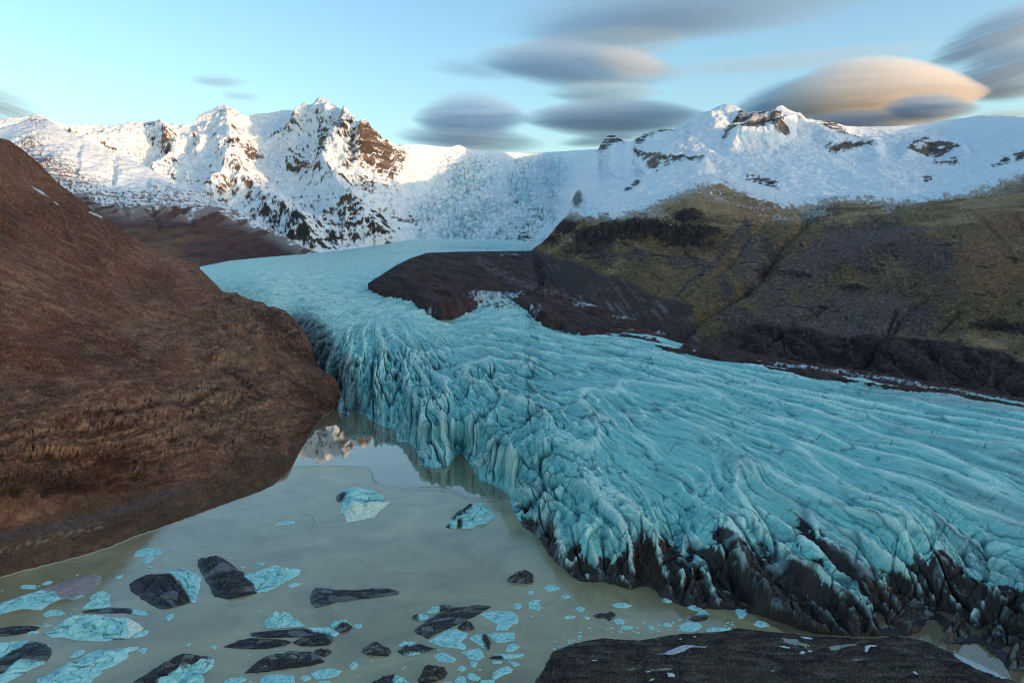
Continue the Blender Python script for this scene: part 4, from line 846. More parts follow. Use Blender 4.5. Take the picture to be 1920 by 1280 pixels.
ICE_MAT = terrain_mat('floe_ice', 0.9, 0.10, 0.10, 0.35, 0.4)
DIRT_MAT = terrain_mat('debris_ice', 0.7, 0.55, 0.22, 0.42, 0.45)
PALE = np.array([0.52, 0.84, 0.76]); AQUA = np.array([0.27, 0.62, 0.58]); DEEP = np.array([0.14, 0.40, 0.42]); CREAM = np.array([0.80, 0.84, 0.66])
BLACK = np.array([0.020, 0.017, 0.016]); SLATE = np.array([0.150, 0.165, 0.170]); GREY = np.array([0.36, 0.27, 0.245])
NB = [0]

def resample(poly, step):
    p = np.array(list(poly) + [poly[0]], float)
    t = np.concatenate([[0], np.cumsum(np.hypot(*np.diff(p, axis=0).T))])
    n = int(max(28, min(150, t[-1] / step)))
    q = np.linspace(0, t[-1], n, endpoint=False)
    return np.stack([np.interp(q, t, p[:, 0]), np.interp(q, t, p[:, 1])], -1)

def berg(name, poly, h, label=None, group=None, kind='clean', dirt=None, grain=10.0, ridge=None, edge=0.35, rough=1.0, cat='iceberg', part='debris_cover', base=0.0, light=None):
    """ice block: footprint traced at the water line, crest height h metres, layered along `grain` degrees (image sense)"""
    NB[0] += 1; sd_ = NB[0] * 13
    poly = [(float(x), float(y)) for x, y in poly]
    ys = [q[1] for q in poly]; y0, y1 = min(ys), max(ys)
    Ym = H * F / (0.5 * (y0 + y1) - HZ)
    h = h * 1.25 if cat == 'iceberg' else h; edge = 0.75 if cat == 'iceberg' and edge == 0.35 else edge
    lift = min(0.62 * h * F / Ym, 0.55 * (y1 - y0))
    foot = [(x, y + lift * (y1 - y) / max(y1 - y0, 1e-6)) for x, y in poly]
    W = on_level(*np.array(resample(foot, 1.3)).T, 0.0)[:, :2]
    size = np.hypot(*(W.max(0) - W.min(0)))
    ang = np.arange(len(W)); jit = 0.015 * size
    jx = fbm(W[:, 0] / (0.10 * size), W[:, 1] / (0.10 * size), 3, sd_) * jit; jy = fbm(W[:, 0] / (0.10 * size) + 9, W[:, 1] / (0.10 * size), 3, sd_ + 1) * jit
    W = W + np.stack([jx, jy], -1)
    c = W.mean(0)
    k = int(np.clip(size / 0.55, 7, 44))
    S = np.linspace(1, 0, k + 1)[:-1] ** 0.9
    G = c + (W - c)[None] * S[:, None, None]                    # rings, outside in
    X, Y = G[..., 0], G[..., 1]
    # inside distance and pixel position of every vertex
    pl = [tuple(q) for q in W]
    din = pdist(X, Y, pl + [pl[0]])[0]
    PX = CX + X / Y * F; PY = HZ + H / Y * F
    ga = math.radians(grain); wobx = fbm(X / (0.3 * size), Y / (0.3 * size), 3, sd_ + 2)
    al = X * math.cos(ga) + Y * math.sin(ga); ac = -X * math.sin(ga) + Y * math.cos(ga)
    prof = 1 - np.exp(-din / (0.09 * size + 0.1))
    if ridge:
        rd = pdist(PX, PY, ridge)[0]; wd = 0.55 * (y1 - y0) + 4
        shape = np.clip(1 - rd / wd, 0, 1) ** 0.9 * 0.85 + 0.15
    else:
        shape = 0.55 + 0.45 * np.clip(0.5 + (ac - ac.mean()) / (np.ptp(ac) + 1e-6) + 0.35 * wobx, 0, 1)
    lay = fbm(ac / (0.035 * size + 0.12) + 0.8 * wobx, al / (0.5 * size), 4, sd_ + 3, 0.6)
    Z = edge * (0.55 + 0.45 * ss(0, 0.06 * size, din)) + h * prof * shape
    Z = Z + rough * (0.17 * h + 0.05) * (lay * 1.5 + 1.1 * (ridged(X / (0.11 * size), Y / (0.11 * size), 4, sd_ + 4, 0.6) - 0.5)) * ss(0, 0.05 * size, din)
    Z = Z + rough * 0.42 * h * (np.abs(perlin(X / (0.26 * size) + 3, Y / (0.26 * size), sd_ + 15)) * 2.2 - 0.5) * ss(0.02 * size, 0.16 * size, din)
    wc, wr = worley(al / (0.17 * size) + 0.5 * wobx, ac / (0.07 * size) + 0.5 * wobx, sd_ + 30)
    Z = Z + rough * (0.30 * h + 0.05) * ((wr - 0.5) - 0.7 * ss(0.16, 0.0, wc)) * ss(0, 0.08 * size, din)
    Z = np.maximum(Z, 0.08)
    # albedo
    stv = fbm(ac / (0.05 * size + 0.1), al / (0.6 * size), 4, sd_ + 5, 0.6); bl = fbm(X / (0.16 * size), Y / (0.16 * size), 4, sd_ + 6, 0.6)
    cl = mixc(np.broadcast_to(AQUA, G.shape[:2] + (3,)), PALE, ss(-0.2, 0.45, bl + 0.6 * stv + 0.1))
    cl = mixc(cl, DEEP, 0.6 * ss(0.25, 0.55, -bl + 0.5 * stv))
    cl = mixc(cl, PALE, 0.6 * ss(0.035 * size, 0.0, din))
    fine = fbm(X / 0.8 + 0.5 * al / size, Y / 0.8, 4, sd_ + 12, 0.65)
    cl = mixc(cl, DEEP, 0.75 * ss(0.20, 0.42, stv + 0.3 * fine)); cl = mixc(cl, SLATE * 0.6, 0.85 * ss(0.36, 0.5, stv + 0.35 * fine))
    cl = mixc(cl, PALE * 1.1, 0.6 * ss(0.12, 0.4, -stv + 0.4 * fine))
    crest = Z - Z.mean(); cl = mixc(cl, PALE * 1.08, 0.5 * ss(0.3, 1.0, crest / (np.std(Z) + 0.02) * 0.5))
    dk = mixc(np.broadcast_to(BLACK, G.shape[:2] + (3,)), SLATE, 0.8 * ss(0.05, 0.5, stv + 0.3 * bl))
    dk = mixc(dk, BLACK * 0.6, 0.8 * ss(0.1, 0.4, fine)); dk = mixc(dk, SLATE * 1.7, 0.7 * ss(0.30, 0.5, stv - 0.3 * fine))
    dk = mixc(dk, np.array([0.075, 0.042, 0.028]), 0.7 * ss(0.1, 0.4, -bl))
    dk = mixc(dk, np.array([0.42, 0.45, 0.45]), 0.7 * ss(0.50, 0.62, fbm(X / 0.5, Y / 0.5, 3, sd_ + 8, 0.7)))
    gr = mixc(np.broadcast_to(GREY, G.shape[:2] + (3,)), np.array([0.10, 0.09, 0.095]), ss(0.0, 0.4, fbm(X / 1.0, Y / 1.0, 4, sd_ + 9, 0.7)))
    if kind == 'dirty': m = np.ones(X.shape)
    elif kind == 'clean': m = np.zeros(X.shape)
    else: m = ss(-2.2, 2.2, np.max([sdf(PX, PY - 0.0 * lift, [(x, y + lift * (y1 - y) / (y1 - y0 + 1e-6)) for x, y in q]) for q in dirt], 0) + 3.5 * fbm(X / (0.05 * size), Y / (0.05 * size), 4, sd_ + 10, 0.65))
    seam = ss(0.10, 0.02, wc) * ss(0, 0.05 * size, din); cl = mixc(cl, DEEP * 0.6, 0.75 * seam); dk = mixc(dk, SLATE * 1.5, 0.5 * ss(0.72, 0.95, wr)); dk = mixc(dk, BLACK * 0.4, 0.7 * seam)
    if light:      # fresh broken face, paler than the rest
        f = ss(-2, 2, sdf(PX, PY, [(x, y + lift * (y1 - y) / (y1 - y0 + 1e-6)) for x, y in light]) + 1.5 * bl); cl = mixc(cl, CREAM, 0.9 * f)
    Cc = mixc(cl, gr if kind == 'grey' else dk, m) if kind in ('grey',) else cl + (dk - cl) * m[..., None]
    n = len(W); K = len(S)
    V = [np.concatenate([G, Z[..., None]], -1).reshape(-1, 3)]
    skirt_ = np.concatenate([c + (W - c) * 1.0, np.full((n, 1), 0.0)], -1); skirt_[:, 2] = -0.6 - 0.3 * h
    V.append(skirt_); V.append(np.array([[c[0], c[1], Z[-1].mean()], [c[0], c[1], -0.6 - 0.3 * h]]))
    V = np.concatenate(V); V[:, 2] += base
    Cv = np.concatenate([Cc.reshape(-1, 3), Cc[0] * 0.9, Cc[-1].mean(0)[None], Cc[-1].mean(0)[None]])
    i = np.arange(n); j = (i + 1) % n
    quads = [np.stack([r * n + i, r * n + j, (r + 1) * n + j, (r + 1) * n + i], -1) for r in range(K - 1)]
    sk0 = K * n
    quads.append(np.stack([sk0 + i, sk0 + j, j, i], -1))
    tris = [np.stack([(K - 1) * n + i, (K - 1) * n + j, np.full(n, sk0 + n)], -1), np.stack([sk0 + j, sk0 + i, np.full(n, sk0 + n + 1)], -1)]
    quads = np.concatenate(quads); tris = np.concatenate(tris)
    mv = np.concatenate([m.ravel(), m[0], [m[-1].mean()] * 2])
    org = np.array([c[0], c[1], base]); V = V - org
    def mk(nm, q, t, mat, parent=None):
        used = np.unique(np.concatenate([q.ravel(), t.ravel()])); re = np.full(len(V), -1); re[used] = np.arange(len(used))
        return raw_mesh(nm, V[used], [re[q], re[t]], mat, Cv[used], False, parent)
    fq = mv[quads].mean(1) > 0.5; ft = mv[tris].mean(1) > 0.5
    share = (fq.sum() + ft.sum()) / (len(quads) + len(tris))
    if 0.06 < share < 0.94 and cat == 'iceberg':
        o = link(bpy.data.objects.new(name, None)); mk('clean_ice', quads[~fq], tris[~ft], ICE_MAT, o); mk(part, quads[fq], tris[ft], DIRT_MAT, o)
    else:
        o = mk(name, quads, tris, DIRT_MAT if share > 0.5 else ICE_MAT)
    o.location = org
    return tag(o, label, cat, group)

# ---- large blocks, each traced from the photograph
berg('iceberg', zA([(-160, 560), (0, 475), (200, 400), (450, 310), (700, 235), (850, 190), (960, 185), (1030, 215), (980, 280), (940, 320), (900, 370), (780, 430), (700, 440), (600, 430), (500, 480), (420, 545), (350, 545), (280, 530), (200, 530), (100, 560), (0, 590), (-160, 660)]), 1.6,
     'long low iceberg with grainy grey top and smooth pale green lower flank', kind='grey', dirt=[zA([(-160, 540), (0, 470), (450, 300), (850, 180), (1040, 210), (900, 380), (700, 450), (600, 430), (540, 390), (380, 375), (200, 425), (0, 505), (-160, 580)])], grain=22, part='grainy_crust')
berg('iceberg', zA([(820, 540), (870, 480), (930, 440), (885, 425), (960, 375), (1010, 348), (1080, 360), (1105, 390), (1090, 440), (1115, 505), (1060, 530), (940, 540)]), 1.7, 'small pointed turquoise iceberg behind the thin black slab and the big turquoise berg', grain=30, ridge=zA([(1050, 370), (1000, 420), (880, 510)]))
berg('iceberg', zA([(820, 560), (900, 545), (1100, 515), (1300, 525), (1450, 560), (1480, 600), (1400, 605), (1250, 575), (1100, 580), (950, 580), (840, 575)]), 0.7, 'thin flat black slab of ice with a pale blue right tip', kind='half', dirt=[zA([(800, 500), (1280, 500), (1330, 545), (1310, 620), (800, 620)])], grain=-4, edge=0.4)
berg('iceberg', zA([(430, 775), (560, 735), (540, 715), (620, 670), (720, 610), (820, 575), (960, 570), (1080, 590), (1200, 605), (1290, 610), (1380, 650), (1440, 715), (1370, 770), (1290, 830), (1150, 840), (1060, 860), (900, 862), (780, 855), (640, 820), (500, 820)]), 3.0,
     'big turquoise iceberg with scalloped ledges and a cream coloured right end', grain=3, ridge=zA([(640, 690), (900, 640), (1120, 640), (1330, 680)]), rough=1.5, light=zA([(1270, 620), (1380, 640), (1460, 720), (1300, 830), (1270, 740)]))
berg('iceberg', z7([(730, 690), (760, 665), (800, 642), (860, 630), (920, 628), (1010, 605), (1110, 618), (1132, 655), (1122, 720), (1105, 805), (1062, 803), (960, 838), (900, 842), (820, 795), (735, 730)]), 3.6,
     'humped iceberg half black debris and half clean turquoise, left of the tall black block', kind='half', dirt=[z7([(700, 600), (905, 622), (960, 660), (1010, 710), (1060, 770), (1075, 812), (960, 860), (700, 800)])], grain=-30, ridge=z7([(800, 665), (920, 690), (1040, 700)]))
berg('iceberg', z7([(1112, 540), (1135, 528), (1165, 532), (1200, 522), (1255, 525), (1300, 570), (1330, 600), (1362, 618), (1300, 642), (1290, 670), (1395, 662), (1470, 610), (1550, 573), (1612, 596), (1695, 603), (1680, 635), (1600, 682), (1500, 742), (1445, 745), (1395, 765), (1290, 788), (1212, 772), (1165, 690), (1122, 595)]), 4.8,
     'tall black block of ice with a flat turquoise slab spreading from its right side', kind='half', dirt=[z7([(1090, 500), (1370, 500), (1375, 650), (1400, 690), (1450, 750), (1400, 800), (1090, 800)])], grain=35, ridge=z7([(1150, 545), (1220, 560), (1260, 640), (1300, 720)]), rough=1.3)
berg('iceberg', z8([(483, 770), (500, 725), (515, 708), (560, 714), (640, 728), (720, 730), (830, 722), (920, 714), (985, 735), (983, 750), (940, 758), (880, 765), (780, 778), (700, 792), (620, 800), (580, 822), (520, 834), (490, 815)]), 2.2,
     'long club shaped black iceberg lying alone in mid lake', kind='dirty', grain=3, ridge=z8([(530, 760), (700, 755), (960, 735)]))
berg('iceberg', zA([(-100, 745), (0, 730), (150, 705), (330, 705), (400, 715), (330, 755), (180, 790), (60, 808), (-100, 815)]), 0.8, 'low dark strip of ice at the left edge above the blue and black berg', kind='dirty', grain=8)
berg('iceberg', zA([(-200, 900), (0, 860), (150, 840), (300, 830), (420, 840), (490, 860), (525, 930), (500, 1000), (440, 1060), (330, 1120), (180, 1210), (60, 1270), (-200, 1330)]), 2.6,
     'large iceberg in the bottom left corner, turquoise top and black striped flank', kind='half', dirt=[zA([(-200, 1130), (0, 1060), (200, 940), (360, 865), (470, 870), (540, 930), (480, 1050), (330, 1080), (180, 1090), (20, 1200), (-200, 1300)])], grain=30)
berg('iceberg', zA([(370, 1250), (540, 1160), (680, 1070), (820, 1020), (900, 960), (990, 940), (1100, 945), (1250, 915), (1370, 905), (1385, 920), (1280, 960), (1285, 1010), (1180, 1080), (1060, 1130), (1000, 1150), (1025, 1170), (960, 1220), (880, 1300), (600, 1330), (370, 1300)]), 1.1,
     'long turquoise iceberg of slanting layered slabs in the bottom left', grain=24, rough=2.0)
berg('iceberg', zA([(690, 1030), (760, 965), (855, 955), (840, 985), (760, 1030)]), 0.25, 'small pale sliver of ice behind the slanting layered slabs', grain=24, cat='iceberg')
berg('iceberg', z7([(700, 1290), (780, 1232), (850, 1190), (920, 1140), (990, 1098), (1060, 1083), (1130, 1088), (1212, 1100), (1195, 1150), (1135, 1200), (1150, 1240), (1110, 1290), (900, 1310)]), 3.2,
     'wedge shaped black iceberg with grey blue stripes, cut by the bottom edge left of centre', kind='half', dirt=[z7([(680, 1300), (780, 1220), (1000, 1080), (1220, 1090), (1150, 1140), (1000, 1190), (860, 1300)])], grain=28, ridge=z7([(800, 1240), (1000, 1120), (1150, 1110)]))
berg('iceberg', z7([(1485, 920), (1500, 890), (1530, 868), (1610, 853), (1640, 870), (1655, 890), (1690, 915), (1720, 940), (1640, 945), (1560, 952), (1500, 950)]), 2.2, 'peaked turquoise iceberg rising behind the stacked black slabs', grain=15, ridge=z7([(1540, 890), (1620, 870), (1670, 920)]))
berg('iceberg', z7([(1405, 975), (1450, 968), (1560, 955), (1700, 945), (1790, 938), (1850, 936), (1910, 975), (1880, 1000), (1800, 1000), (1640, 1002), (1500, 1005), (1420, 1000)]), 1.6, 'upper slab of the stack, dark with a pale blue right end', kind='half', dirt=[z7([(1380, 930), (1700, 940), (1760, 975), (1860, 990), (1860, 1020), (1380, 1020)])], grain=5)
berg('iceberg', z7([(1262, 1056), (1330, 1020), (1400, 1003), (1500, 1002), (1600, 1008), (1640, 1022), (1600, 1045), (1500, 1065), (1380, 1068)]), 1.5, 'lower left slab of the stack, black and pointed to the left', kind='dirty', grain=8)
berg('iceberg', z7([(1645, 1030), (1700, 1005), (1790, 1002), (1865, 985), (1880, 1010), (1850, 1045), (1760, 1052), (1690, 1050)]), 1.5, 'lower right slab of the stack, black and blunt', kind='dirty', grain=8)
berg('iceberg', z7([(1375, 1205), (1430, 1150), (1470, 1118), (1560, 1085), (1660, 1075), (1760, 1070), (1800, 1100), (1825, 1130), (1760, 1150), (1690, 1165), (1600, 1175), (1500, 1195)]), 2.4, 'leaf shaped black iceberg with one blue grey stripe, below the stacked slabs', kind='dirty', grain=14, ridge=z7([(1450, 1160), (1560, 1110), (1760, 1085)]))
berg('iceberg', z7([(1765, 1075), (1850, 1068), (1868, 1078), (1830, 1112), (1800, 1105)]), 1.0, 'small black chunk at the right tip of the leaf shaped berg', kind='dirty')
berg('iceberg', z8([(597, 922), (640, 908), (690, 905), (722, 928), (720, 945), (690, 968), (640, 978), (618, 960)]), 1.6, 'round topped iceberg, blue above and black below, right of the stacked slabs', kind='half', dirt=[z8([(620, 955), (660, 940), (730, 935), (730, 980), (620, 990)])], grain=5)
berg('iceberg', z8([(628, 200), (640, 182), (665, 160), (700, 158), (760, 168), (800, 172), (830, 158), (880, 178), (900, 195), (895, 212), (940, 235), (905, 258), (880, 282), (845, 325), (800, 336), (750, 350), (690, 358), (680, 315), (655, 292), (668, 268), (665, 240), (632, 216)]), 4.2,
     'large lone iceberg in the middle of the lake with a cream white front face', kind='half', dirt=[z8([(610, 190), (650, 185), (690, 195), (665, 235), (615, 230)])], grain=18, ridge=z8([(670, 190), (720, 240), (820, 220), (900, 230)]), rough=1.4, light=z8([(680, 300), (720, 268), (830, 255), (940, 232), (880, 285), (845, 328), (690, 362)]))
berg('iceberg', z8([(1250, 382), (1268, 345), (1300, 300), (1345, 268), (1400, 262), (1445, 248), (1498, 268), (1530, 312), (1500, 340), (1480, 362), (1430, 365), (1400, 388), (1340, 395), (1315, 385), (1290, 392)]), 3.0, 'jagged white and blue iceberg streaked with black, close to the glacier front', kind='half', dirt=[z8([(1260, 340), (1300, 300), (1390, 275), (1400, 290), (1340, 320), (1300, 345)]), z8([(1310, 350), (1340, 345), (1340, 395), (1310, 395)]), z8([(1245, 375), (1265, 370), (1280, 400), (1240, 400)])], grain=25, rough=2.2)
berg('iceberg', zD([(1440, 110), (1490, 75), (1530, 45), (1600, 36), (1655, 55), (1660, 130), (1610, 150), (1500, 135), (1460, 130)]), 2.4, 'small dark slate iceberg alone near the glacier snout', kind='dirty', grain=8)
berg('iceberg', zD([(690, 520), (740, 480), (810, 420), (900, 375), (980, 325), (1080, 325), (1200, 300), (1305, 312), (1250, 350), (1150, 410), (1050, 460), (960, 510), (870, 550), (795, 598), (740, 565), (705, 555)]), 2.2, 'long black blade of ice pointing up to the right', kind='dirty', grain=24, ridge=zD([(780, 500), (960, 400), (1200, 320)]))
berg('iceberg', zD([(665, 420), (700, 400), (760, 400), (805, 410), (790, 440), (740, 448), (690, 440)]), 0.9, 'blue and black ice lump touching the left end of the black blade', kind='half', dirt=[zD([(650, 390), (710, 390), (720, 450), (650, 450)])])
berg('iceberg', zD([(780, 385), (830, 345), (900, 325), (990, 320), (950, 350), (880, 380), (840, 398)]), 0.8, 'narrow pale ice piece lying behind the black blade', kind='half', dirt=[zD([(890, 315), (1000, 310), (960, 360), (890, 385)])], grain=20)
berg('iceberg', zD([(1040, 505), (1070, 470), (1105, 450), (1150, 460), (1180, 515), (1120, 525), (1060, 528)]), 1.3, 'small striped black ice lump between the black blade and the turquoise plates', kind='dirty', grain=60)
berg('iceberg', zD([(1135, 585), (1180, 562), (1240, 555), (1280, 560), (1310, 620), (1300, 685), (1270, 690), (1210, 640), (1160, 605)]), 1.4, 'iceberg split into a blue left half and a black right half among turquoise plates', kind='half', dirt=[zD([(1240, 540), (1330, 560), (1320, 700), (1270, 690), (1240, 620)])], grain=-40)
berg('iceberg', zD([(250, 690), (310, 655), (350, 622), (395, 620), (430, 650), (495, 695), (470, 740), (380, 735), (290, 725)]), 1.9, 'black triangular ice block with no clean ice on it', kind='dirty')
berg('iceberg', zD([(550, 645), (590, 612), (690, 615), (640, 668), (730, 630), (780, 655), (910, 688), (760, 705), (680, 735), (600, 735), (545, 695), (600, 675)]), 1.2, 'low forked ice block, grey lobe on the left and black tail to the right', kind='half', dirt=[zD([(540, 670), (720, 640), (920, 680), (700, 720), (540, 740)])], grain=-6)
berg('iceberg', zD([(710, 930), (750, 890), (750, 835), (800, 808), (870, 812), (940, 830), (960, 860), (930, 905), (860, 945), (780, 960), (720, 955)]), 2.4, 'rounded pitch black block at the bottom edge, right of the striped wedge', kind='dirty')
berg('iceberg', zD([(320, 965), (420, 905), (520, 878), (600, 915), (660, 965), (640, 1010), (340, 1010)]), 1.8, 'black ice block with curved blue bands, cut by the bottom edge', kind='half', dirt=[zD([(300, 1020), (300, 950), (520, 870), (540, 890), (510, 960), (500, 1020)])], grain=-25)
berg('iceberg', zB([(450, 530), (490, 520), (540, 520), (590, 500), (620, 520), (600, 545), (570, 575), (540, 545), (480, 550)]), 1.0, 'small knobbly black ice lump beyond the slush near the gravel bank', kind='dirty')
# debris-black blocks broken from the snout on the right
berg('iceberg', zC([(975, 770), (990, 720), (1060, 665), (1150, 655), (1230, 680), (1270, 735), (1220, 790), (1150, 812), (1050, 808)]), 3.2, 'low rounded black mound of ice at the head of the brown channel', kind='dirty', base=0.0)
berg('iceberg', zC([(1310, 950), (1350, 900), (1320, 850), (1340, 800), (1430, 790), (1510, 830), (1520, 890), (1480, 960), (1420, 985), (1340, 985)]), 4.5, 'black ice block standing in the brown channel beside the snout', kind='dirty', rough=1.6)
berg('iceberg', zC([(1600, 900), (1640, 840), (1700, 800), (1760, 850), (1760, 940), (1785, 1000), (1740, 1025), (1680, 990), (1630, 950)]), 4.2, 'narrow black ice block with a grey top between channel and snout', kind='dirty', rough=1.6)
berg('iceberg', zC([(1760, 1100), (1775, 1045), (1850, 1000), (1960, 990), (1990, 1100), (1950, 1190), (1850, 1190), (1790, 1165)]), 4.5, 'black ice block at the right edge of the photo, end of the channel', kind='dirty', rough=1.6)

# ---- flat plates of clean ice
def plate(poly, label, group='flat turquoise ice plates afloat', grain=12, h=0.4, kind='clean', **k):
    return berg('ice_floe', poly, h, label, group, kind, grain=grain, edge=0.45, cat='ice floe', **k)
plate(zD([(1220, 395), (1300, 372), (1400, 370), (1490, 375), (1535, 415), (1535, 460), (1480, 490), (1440, 528), (1345, 530), (1380, 490), (1310, 445)]), 'largest turquoise ice plate with parallel ridges, right of the black blade', grain=-35)
plate(zD([(800, 620), (880, 570), (960, 520), (1040, 520), (1120, 555), (1110, 590), (1060, 620), (1110, 660), (1100, 690), (1000, 670), (890, 655)]), 'broad turquoise ice plate directly below the black blade', grain=28)
plate(zD([(1280, 560), (1340, 545), (1500, 545), (1510, 580), (1500, 622), (1360, 630), (1320, 600)]), 'turquoise plate with squared right end under the largest plate')
plate(zD([(1070, 705), (1130, 685), (1210, 668), (1235, 690), (1258, 745), (1195, 780), (1130, 762), (1110, 730)]), 'lumpy turquoise plate below the half black berg', h=0.8)
plate(zD([(845, 735), (890, 712), (930, 708), (1030, 765), (1000, 792), (880, 785)]), 'pale lilac blue plate below the broad turquoise one', grain=-25)
plate(zD([(1430, 705), (1445, 660), (1480, 630), (1550, 655), (1530, 680), (1470, 708)]), 'small triangular plate with a raised back edge, close to the gravel point')
plate(zD([(1300, 760), (1340, 720), (1590, 718), (1570, 745), (1440, 765)]), 'long narrow plate with a black left end', kind='half', dirt=[zD([(1290, 735), (1400, 740), (1420, 770), (1290, 780)])], grain=3)
plate(zD([(1315, 785), (1350, 780), (1405, 782), (1400, 800), (1330, 803)]), 'short white plate just below the long narrow one')
plate(zD([(1140, 785), (1160, 780), (1205, 795), (1170, 835), (1150, 825)]), 'kite shaped white plate below the lumpy one')
plate(zD([(1035, 850), (1060, 818), (1100, 825), (1110, 845), (1070, 868)]), 'pale plate left of the kite shaped one')
plate(zD([(1320, 925), (1330, 870), (1390, 835), (1450, 815), (1490, 845), (1480, 870), (1410, 895), (1350, 930)]), 'ragged turquoise plate reaching up from the bottom edge near the gravel point', h=0.6)
plate(zD([(1465, 790), (1500, 782), (1555, 810), (1500, 828)]), 'pale wedge of ice just above the ragged plate')
plate(zD([(1110, 900), (1130, 872), (1180, 880), (1230, 920), (1200, 945), (1130, 930)]), 'bluish lump of ice, middle of the cluster at the bottom edge', h=0.7)
plate(zD([(1010, 945), (1040, 905), (1100, 905), (1110, 960), (1050, 990)]), 'pale lump of ice, left one of the cluster at the bottom edge', h=0.6)
plate(zD([(1210, 970), (1230, 935), (1340, 930), (1340, 985), (1240, 1000)]), 'wide pale slab cut by the bottom edge below the bluish lump')
plate(zD([(920, 960), (950, 945), (990, 955), (980, 985), (930, 990)]), 'small slab cut by the bottom edge right of the pitch black block')
plate(zD([(150, 820), (170, 795), (205, 785), (228, 805), (205, 840), (170, 855)]), 'oval white ice floe alone below the black triangular block')
plate(zD([(180, 495), (200, 475), (250, 478), (262, 495), (225, 518)]), 'round white floe beside the blue topped berg')
plate(z8([(485, 1210), (520, 1190), (590, 1175), (665, 1190), (640, 1218), (570, 1235), (520, 1240)]), 'pointed oval turquoise plate below the leaf shaped berg', grain=5)
plate(z8([(205, 1230), (240, 1212), (320, 1208), (392, 1215), (400, 1270), (300, 1285), (205, 1280)]), 'square turquoise plate cut by the bottom edge', grain=2)
plate(z8([(425, 1230), (450, 1215), (490, 1222), (490, 1240), (450, 1250)]), 'small turquoise plate between the square and the pointed oval')
plate(z8([(520, 1262), (540, 1248), (590, 1245), (610, 1262), (580, 1285), (530, 1285)]), 'turquoise plate cut by the bottom edge under the pointed oval')
plate(z8([(0, 1250), (40, 1230), (110, 1225), (128, 1240), (60, 1275), (0, 1285)]), 'slim turquoise plate at the bottom edge beside the black striped wedge', grain=14)
plate(z8([(355, 715), (390, 695), (440, 697), (420, 712), (375, 725)]), 'thin turquoise plate under the slab of the tall black block')
plate(z8([(285, 375), (310, 355), (350, 348), (400, 350), (395, 362), (330, 372)]), 'lone thin white floe left of the large lone iceberg')
plate(zD([(1745, 180), (1780, 155), (1840, 160), (1880, 185), (1820, 212), (1770, 208)]), 'white floe nearest to the small dark slate iceberg')
plate(zD([(1605, 215), (1640, 205), (1670, 208), (1650, 232), (1620, 235)]), 'small white floe just left of the one nearest the slate iceberg')
plate(zD([(1492, 325), (1510, 308), (1550, 308), (1566, 330), (1540, 355), (1500, 350)]), 'round white floe above the largest turquoise plate')
plate(zD([(1620, 300), (1650, 280), (1725, 275), (1700, 300), (1720, 345), (1700, 372), (1660, 355), (1622, 345)]), 'white floe shaped like a bird, right of the round one')
plate(zB([(205, 390), (225, 375), (250, 378), (278, 395), (240, 410)]), 'small white floe right of the slate iceberg, second from it')
plate(zB([(310, 485), (345, 465), (390, 480), (360, 512)]), 'small diamond shaped white floe in the brown water before the snout')
plate(zB([(225, 548), (260, 532), (320, 540), (300, 556), (240, 560)]), 'thin pale floe left of the knobbly black lump')
plate(zB([(365, 550), (395, 542), (430, 552), (400, 565)]), 'faint sliver of ice just left of the knobbly black lump')
plate(zB([(585, 450), (640, 438), (690, 438), (742, 460), (690, 480), (620, 475)]), 'wide white floe in open brown water before the snout', grain=0)
plate(zB([(965, 420), (985, 400), (1030, 405), (1048, 432), (1000, 440)]), 'white floe touching the foot of the black snout')
plate(zB([(970, 598), (1000, 582), (1045, 610), (1030, 622), (985, 615)]), 'white two lobed floe near the middle of the gravel bank shore', h=0.5)
plate(zB([(600, 570), (640, 552), (690, 575), (680, 595), (620, 600)]), 'pale floe just right of the knobbly black lump')
plate(zB([(655, 620), (700, 606), (750, 618), (740, 635), (690, 640)]), 'pale floe at the outer edge of the slush')
plate(zB([(860, 615), (885, 608), (912, 625), (900, 642), (870, 635)]), 'white rounded floe beside a black stone in the shallows', h=0.5)
plate(zB([(1155, 470), (1180, 400), (1260, 385), (1340, 395), (1440, 400), (1430, 430), (1370, 460), (1280, 475), (1230, 500), (1180, 490)]), 'marbled grey and white ice raft joined to the snout', kind='half', dirt=[zB([(1240, 400), (1290, 395), (1280, 450), (1230, 460)]), zB([(1340, 410), (1380, 405), (1360, 440)])], h=0.9)
plate(zB([(1165, 560), (1220, 530), (1240, 490), (1290, 490), (1322, 530), (1300, 565), (1220, 580)]), 'grey peaked ice lump in front of the marbled raft', h=1.0, kind='half', dirt=[zB([(1150, 540), (1330, 530), (1300, 590), (1160, 590)])])
plate(zB([(1510, 490), (1540, 472), (1610, 490), (1600, 520), (1570, 560), (1540, 550)]), 'speckled grey ice piece in the narrow water between bank and snout', h=0.5)
plate(zB([(1090, 610), (1150, 580), (1240, 585), (1270, 620), (1200, 655), (1110, 650)]), 'broad pale slush plate at the bank below the grey peaked lump')
plate(zB([(1290, 640), (1340, 620), (1480, 625), (1490, 645), (1400, 655), (1300, 655)]), 'long pale slush plate along the bank')
plate(zB([(1650, 600), (1680, 570), (1750, 585), (1770, 610), (1700, 625)]), 'grey ice piece at the right end of the narrow water')
plate(zA([(425, 590), (480, 555), (560, 543), (620, 555), (667, 590), (600, 605), (540, 605), (460, 622)]), 'turquoise plate below the long low grey iceberg')
plate(zA([(205, 310), (240, 298), (355, 298), (368, 340), (290, 340), (205, 335)]), 'oblong white floe behind the long low grey iceberg')
plate(zA([(410, 290), (460, 268), (530, 262), (500, 290), (440, 303)]), 'white sliver right of the oblong floe behind the grey iceberg')
plate(zA([(1150, 240), (1155, 215), (1200, 208), (1230, 192), (1240, 205), (1190, 240)]), 'bent white floe between the grey iceberg and the humped one')
